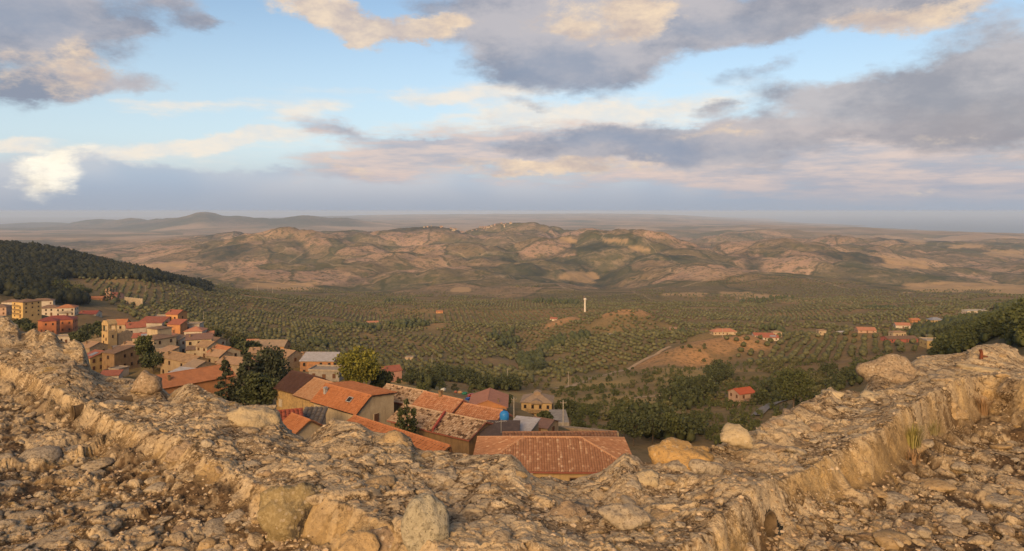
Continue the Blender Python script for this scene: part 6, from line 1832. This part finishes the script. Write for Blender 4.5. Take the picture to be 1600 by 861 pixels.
    def gully(X, Y):
        px = pxy(X, Y); m = np.zeros_like(px)
        n = .5 * fbm(X / 25, Y / 25, 3, 99)
        for (a, d, wa, wd) in [(720, 440, 45, 34), (830, 640, 26, 120), (862, 760, 30, 60), (640, 900, 40, 40), (790, 820, 30, 60), (905, 770, 18, 40), (560, 820, 50, 30), (1120, 400, 26, 26), (1085, 330, 40, 36), (1055, 285, 40, 26), (1010, 215, 50, 22), (1215, 285, 40, 40), (1060, 205, 50, 20), (1320, 290, 50, 40), (1200, 300, 50, 40), (670, 325, 40, 16), (1065, 745, 12, 18), (1200, 760, 16, 12), (1215, 690, 14, 10), (1475, 600, 60, 60), (1350, 330, 40, 20), (770, 395, 50, 18), (500, 620, 30, 18), (870, 1450, 60, 90), (1190, 1500, 60, 50), (1380, 1250, 50, 40), (620, 1500, 30, 30)]:
            m = np.maximum(m, 1 - sst(np.sqrt(((px - a) / wa) ** 2 + ((Y - d) / wd) ** 2) + n, .5, 1.0))
        return m
    def scrub(X, Y):
        px = pxy(X, Y)
        return sst(px, 850, 880) * (1 - sst(px, 1290, 1340)) * (.42 + .5 * fbm(X / 22, Y / 22, 3, 88))
    wood('low_scrub', 'low dry scrub dotted over the slopes below the groves', 5200, (850, 1340, 185, 480), scrub, .45, 1.15, MIDLEAF, 34)
    wood('gully_thickets', 'dark green thickets along gullies between the olive rows', 30000, (440, 1560, 165, 1600), gully, 1.8, 3.6, DARKLEAF, 33, 1, True)
build_groves()

# ------------------------------------------------------------------ small things
def build_small():
    wood_m = plain('pole_wood', (.24, .19, .14), (.18, .14, .10), 3); conc = plain('pole_concrete', (.42, .37, .31), (.34, .3, .25), 3)
    poles = [(675, 553, 560, 'utility pole in the olives above the dry yard'), (793, 583, 460, 'utility pole at the lower edge of the groves'), (888, 603, 420, 'utility pole beside the dry bank'), (1129, 536, 600, 'utility pole in front of the beige farmhouse'), (227, 452, 780, 'utility pole below the wooded hill, left of its pair'), (275, 454, 820, 'utility pole below the wooded hill, right of its pair'), (318, 490, 620, 'utility pole among the rows right of the tall orange house'), (402, 440, 1500, 'far pylon on the valley edge, left one'), (426, 440, 1500, 'far pylon on the valley edge, right one'), (1447, 538, 470, 'utility pole by the yellow workshop'), (803, 660, 190, 'utility pole between the orange house and ochre villa'), (880, 668, 170, 'utility pole beside the concrete ramp')]
    for (px, py, d, lab) in poles:
        x = tpx(px, d); z = Hs(x, d)
        h = 9.0 if d < 1000 else 16.0
        e = empty('utility_pole', (x, d, z)); tag(e, lab, 'pole', 'utility poles')
        mb = MB(); mb.tube([(0, 0, -1), (0, 0, h)], [.16 if d < 1000 else .5, .11 if d < 1000 else .25], 8); mb.build('post', conc, e)
        mb = MB(); mb.box(-.8, .8, -.06, .06, h - .7, h - .55); mb.build('crossarm', wood_m, e)
        for s in (-.7, 0, .7):
            mb = MB(); mb.tube([(s, 0, h - .549), (s, 0, h - .3)], .05, 6); mb.build('insulator', METAL, e)
    # white tower in the groves
    x = tpx(914, 1180); z = Hs(x, 1180)
    wt = plain('tower_white', (.62, .56, .48), (.54, .48, .41), .3)
    e = empty('water_tower', (x, 1180, z)); tag(e, 'slender white tower standing alone in the groves', 'tower')
    mb = MB(); mb.tube([(0, 0, -2), (0, 0, 19.5)], [1.6, 1.35], 14); mb.build('shaft', wt, e, False)
    mb = MB(); mb.tube([(0, 0, 19.501), (0, 0, 20.4), (0, 0, 23.2)], [1.5, 2.3, 2.3], 14); mb.build('tank', wt, e, False)
    mb = MB(); mb.tube([(-1.6, 0, 23.201), (-1.6, 0, 26.5)], .2, 6); mb.build('mast', plain('mast_red', (.4, .15, .1)), e)
    # blue water tank on the roof edge
    blue = plain('tank_blue_plastic', (.03, .20, .52), (.025, .17, .46), 2, .4, .1)
    p = at(788, 659, 97.5)
    e = empty('water_tank', p); tag(e, 'round blue plastic water tank beside the salmon roof', 'water tank')
    mb = MB(); prof = [(-.75, .35), (-.7, .55), (-.35, .64), (0, .66), (.4, .63), (.62, .5), (.72, .3), (.74, .18), (.86, .18), (.87, .02)]
    mb.tube([(0, 0, a + .75) for a, r in prof], [r for a, r in prof], 18); mb.build('shell', blue, e, True)
    mb = MB(); mb.tube([(.0, 0, 1.62), (0, 0, 1.68)], [.24, .22], 14); mb.build('lid', plain('lid_dark', (.03, .04, .06)), e)
    for s in (-1, 1):
        mb = MB(); mb.box(s * .4 - .08, s * .4 + .08, -.5, .5, -3.5, .02); mb.build('support', WALL['concrete'], e)
    # television aerial
    p = at(783, 682, 91)
    e = empty('television_aerial', p); tag(e, 'small television aerial on the dark sheet roof', 'aerial')
    mb = MB(); mb.tube([(0, 0, -1.2), (0, 0, 2.2)], .03, 6); mb.build('mast', METAL, e)
    mb = MB(); mb.tube([(-.7, -.2, 1.9), (.7, .2, 2.0)], .025, 6)
    for k in range(7):
        t = -.65 + k * .21; mb.tube([(t - .1, .28 + t * .28, 1.95), (t + .1, -.28 + t * .28, 1.95)], .018, 5)
    mb.build('boom', METAL, e)
    p = at(640, 664, 93)
    # red gutter strip between the two mottled roofs
    e = empty('gutter_strip', (0, 0, 0)); tag(e, 'red painted parapet strip between the two mottled roofs', 'gutter')
    a, b = at(695, 645.5, 95.3), at(676, 674, 91.6)
    n = Vector((.8, .55, 0)) * .16
    mb = MB(); mb.prism([a - n, a + n, b + n, b - n], (0, 0, .35)); mb.build('strip', plain('paint_red', (.36, .085, .06), (.3, .075, .055)), e)
    # vehicles and clutter in the yard
    def car(name, label, px, d, yaw, col, van=False):
        x = tpx(px, d); e = empty(name, (x, d, Hs(x, d) + .3), yaw); tag(e, label, 'car', 'parked vehicles')
        mt = plain('car_paint_' + col[0], col[1], tuple(v * .9 for v in col[1]), 2, .35, 0)
        mb = MB(); mb.prism([(-2.1, -.85, .35), (2.1, -.85, .35), (2.15, -.85, .75), (1.2, -.85, .92), (-2.1, -.85, .95)], (0, 1.7, 0)); body = mb.build('body', mt, e)
        top = 1.75 if van else 1.45
        mb = MB(); mb.prism([(-1.9 if van else -1.6, -.75, .951), (1.1, -.75, .93), (.5, -.75, top), (-1.7 if van else -1.1, -.75, top)], (0, 1.5, 0)); cab = mb.build('cabin', mt, e)
        for s in (-1, 1):
            mb = MB(); mb.prism([(-1.3, s * .755, 1.02), (.85, s * .755, 1.02), (.42, s * .755, top - .1), (-1.05, s * .755, top - .1)], (0, s * .01, 0)); mb.build('side_window', PANE, cab)
        mb = MB(); mb.prism([(1.09, -.65, .98), (1.09, .65, .98), (.56, .65, top - .06), (.56, -.65, top - .06)], (.03, 0, .02)); mb.build('windscreen', PANE, cab)
        for sx in (-1.3, 1.35):
            for sy in (-.86, .86):
                mb = MB(); mb.tube([(sx, sy - .1, .33), (sx, sy + .1, .33)], .33, 14); mb.build('wheel', plain('tyre', (.02, .02, .02)), e)
    car('parked_car', 'blue car parked behind the salmon gable roof', 733, 285, .9, ('blue', (.03, .06, .25)))
    car('parked_car', 'red car beyond the blue car in the yard', 738, 308, .2, ('red', (.35, .04, .03)))
    car('parked_van', 'white van parked right of the orange house', 801, 235, .1, ('white', (.6, .57, .52)), True)
    for k, (px, d) in enumerate([(158, 236), (161, 246), (170, 262)]):
        car('parked_car', ['dark car at the foot of the narrow street', 'grey car halfway along the narrow street', 'pale car at the top of the narrow street'][k], px + 10, d, 1.3, [('dark', (.04, .04, .05)), ('grey', (.2, .2, .2)), ('pale', (.5, .47, .43))][k])
    for k, (px, d, s, col, lab) in enumerate([(692, 310, 1.5, (.6, .56, .48), 'white wrapped bale in the dry yard'), (726, 318, 1.3, (.04, .2, .12), 'green tarpaulin heap in the yard'), (719, 322, 1.2, (.5, .3, .13), 'orange tarpaulin heap left of the green one'), (712, 318, .9, (.4, .14, .08), 'small red-brown heap in the yard'), (656, 300, .8, (.58, .53, .45), 'small white bale near the pink house')]):
        x = tpx(px, d); v, f = rock_verts(3, 800 + k, .7, .6, .3)
        o = link('tarpaulin_heap' if k in (1, 2, 3) else 'wrapped_bale', npmesh('heap', v * s, f, True, [plain('heap_%d' % k, col, tuple(c * .8 for c in col), 1.2, .6)]))
        o.location = (x, d, Hs(x, d) + .35 * s + .25); tag(o, lab, 'heap' if k in (1, 2, 3) else 'bale')
    # grey rubble heap behind the pale sheet roof
    for k, (px, py, d, s) in enumerate([(872, 676, 140, 2.2), (880, 672, 146, 1.8), (864, 674, 142, 1.4), (870, 668, 150, 1.6)]):
        v, f = rock_verts(3, 820 + k, .5, .8, .25)
        o = link('grey_boulder', npmesh('grey_boulder', v * s, f, True, [WALL['concrete']])); p = at(px, py, d); o.location = (p.x, p.y, p.z - .5 * s)
        tag(o, 'pale grey boulder lying behind the pale sheet roof', 'boulder', 'grey boulders behind the roofs')
    # iron stub on the parapet and weeds at its foot
    d = 6.2; px = 1533; z = float(fg_height(np.array([px]), np.array([d]))[0][0])
    e = empty('iron_stub', ((px - 800) / F * d, d, z)); tag(e, 'rusty iron stub on the right end of the parapet', 'iron bar')
    ru = plain('rust_iron', (.16, .05, .025), (.10, .035, .02), 30)
    mb = MB(); mb.tube([(0, 0, -.02), (.004, 0, .05), (-.004, .004, .085)], [.017, .014, .016], 7); mb.build('bar', ru, e)
    mb = MB(); mb.tube([(-.01, 0, .03), (.06, .005, .022)], .006, 6); mb.build('wire', ru, e)
    def weed(label, px, py, d, col, n, h, spread, seed):
        rs = np.random.RandomState(seed)
        z = float(fg_height(np.array([px]), np.array([d]))[0][0])
        V = []; Fc = []
        for k in range(n):
            a = rs.uniform(0, 6.28); r = rs.uniform(0, spread * .35); b = np.array([math.cos(a) * r, math.sin(a) * r, -.01])
            hh = h * rs.uniform(.5, 1.1); ln = rs.uniform(.1, .6) * hh; dr = np.array([math.cos(a), math.sin(a), 0]); sd_ = np.array([-dr[1], dr[0], 0]) * rs.uniform(.0012, .0028)
            q = [b, b + np.array([0, 0, hh * .5]) + dr * ln * .25, b + np.array([0, 0, hh * rs.uniform(.75, 1)]) + dr * ln]
            i0 = len(V); V += [q[0] - sd_, q[0] + sd_, q[1] + sd_ * .8, q[1] - sd_ * .8, q[2]]
            Fc += [(i0, i0 + 1, i0 + 2), (i0, i0 + 2, i0 + 3), (i0 + 3, i0 + 2, i0 + 4)]
        o = link('weed_tuft', npmesh('weed_tuft', V, Fc, False, [leaf_mat('weed_' + label[:6], *col)]))
        o.location = ((px - 800) / F * d, d, z); tag(o, label, 'weed')
    weed('yellow-green grass tuft at the foot of the right parapet', 1424, 712, 4.44, ((.17, .16, .04), (.22, .19, .06), (.26, .21, .09)), 260, .17, .16, 1)
    weed('greenish weed tuft right of the yellow-green tuft', 1456, 700, 4.72, ((.14, .13, .05), (.2, .17, .08), (.24, .18, .09)), 120, .1, .2, 2)
    weed('dry brown stalks below the yellow-green tuft', 1426, 722, 4.30, ((.25, .15, .08), (.2, .12, .06), (.3, .2, .11)), 60, .1, .16, 3)
    weed('dry brown weed in the corner of the parapet', 1536, 655, 5.22, ((.19, .115, .05), (.24, .15, .07), (.15, .09, .04)), 150, .17, .12, 4)
build_small()

# ------------------------------------------------------------------ haze: the air between here and the far hills
def build_haze():
    mb = MB(); mb.box(-90000, 90000, -400, 104000, -640, 12)
    m = bpy.data.materials.new('evening_haze'); m.use_nodes = True
    t = m.node_tree; t.nodes.clear(); N = NT(t)
    o = N.n('ShaderNodeOutputMaterial'); v = N.n('ShaderNodeVolumePrincipled')
    v.inputs['Color'].default_value = (.58, .74, 1.0, 1); v.inputs['Density'].default_value = HAZE; v.inputs['Anisotropy'].default_value = .0
    t.links.new(v.outputs[0], o.inputs['Volume'])
    tag(mb.build('haze', m), 'pale bluish evening haze over the plain', 'haze', kind='stuff')
HAZE = 4.4e-5
build_haze()
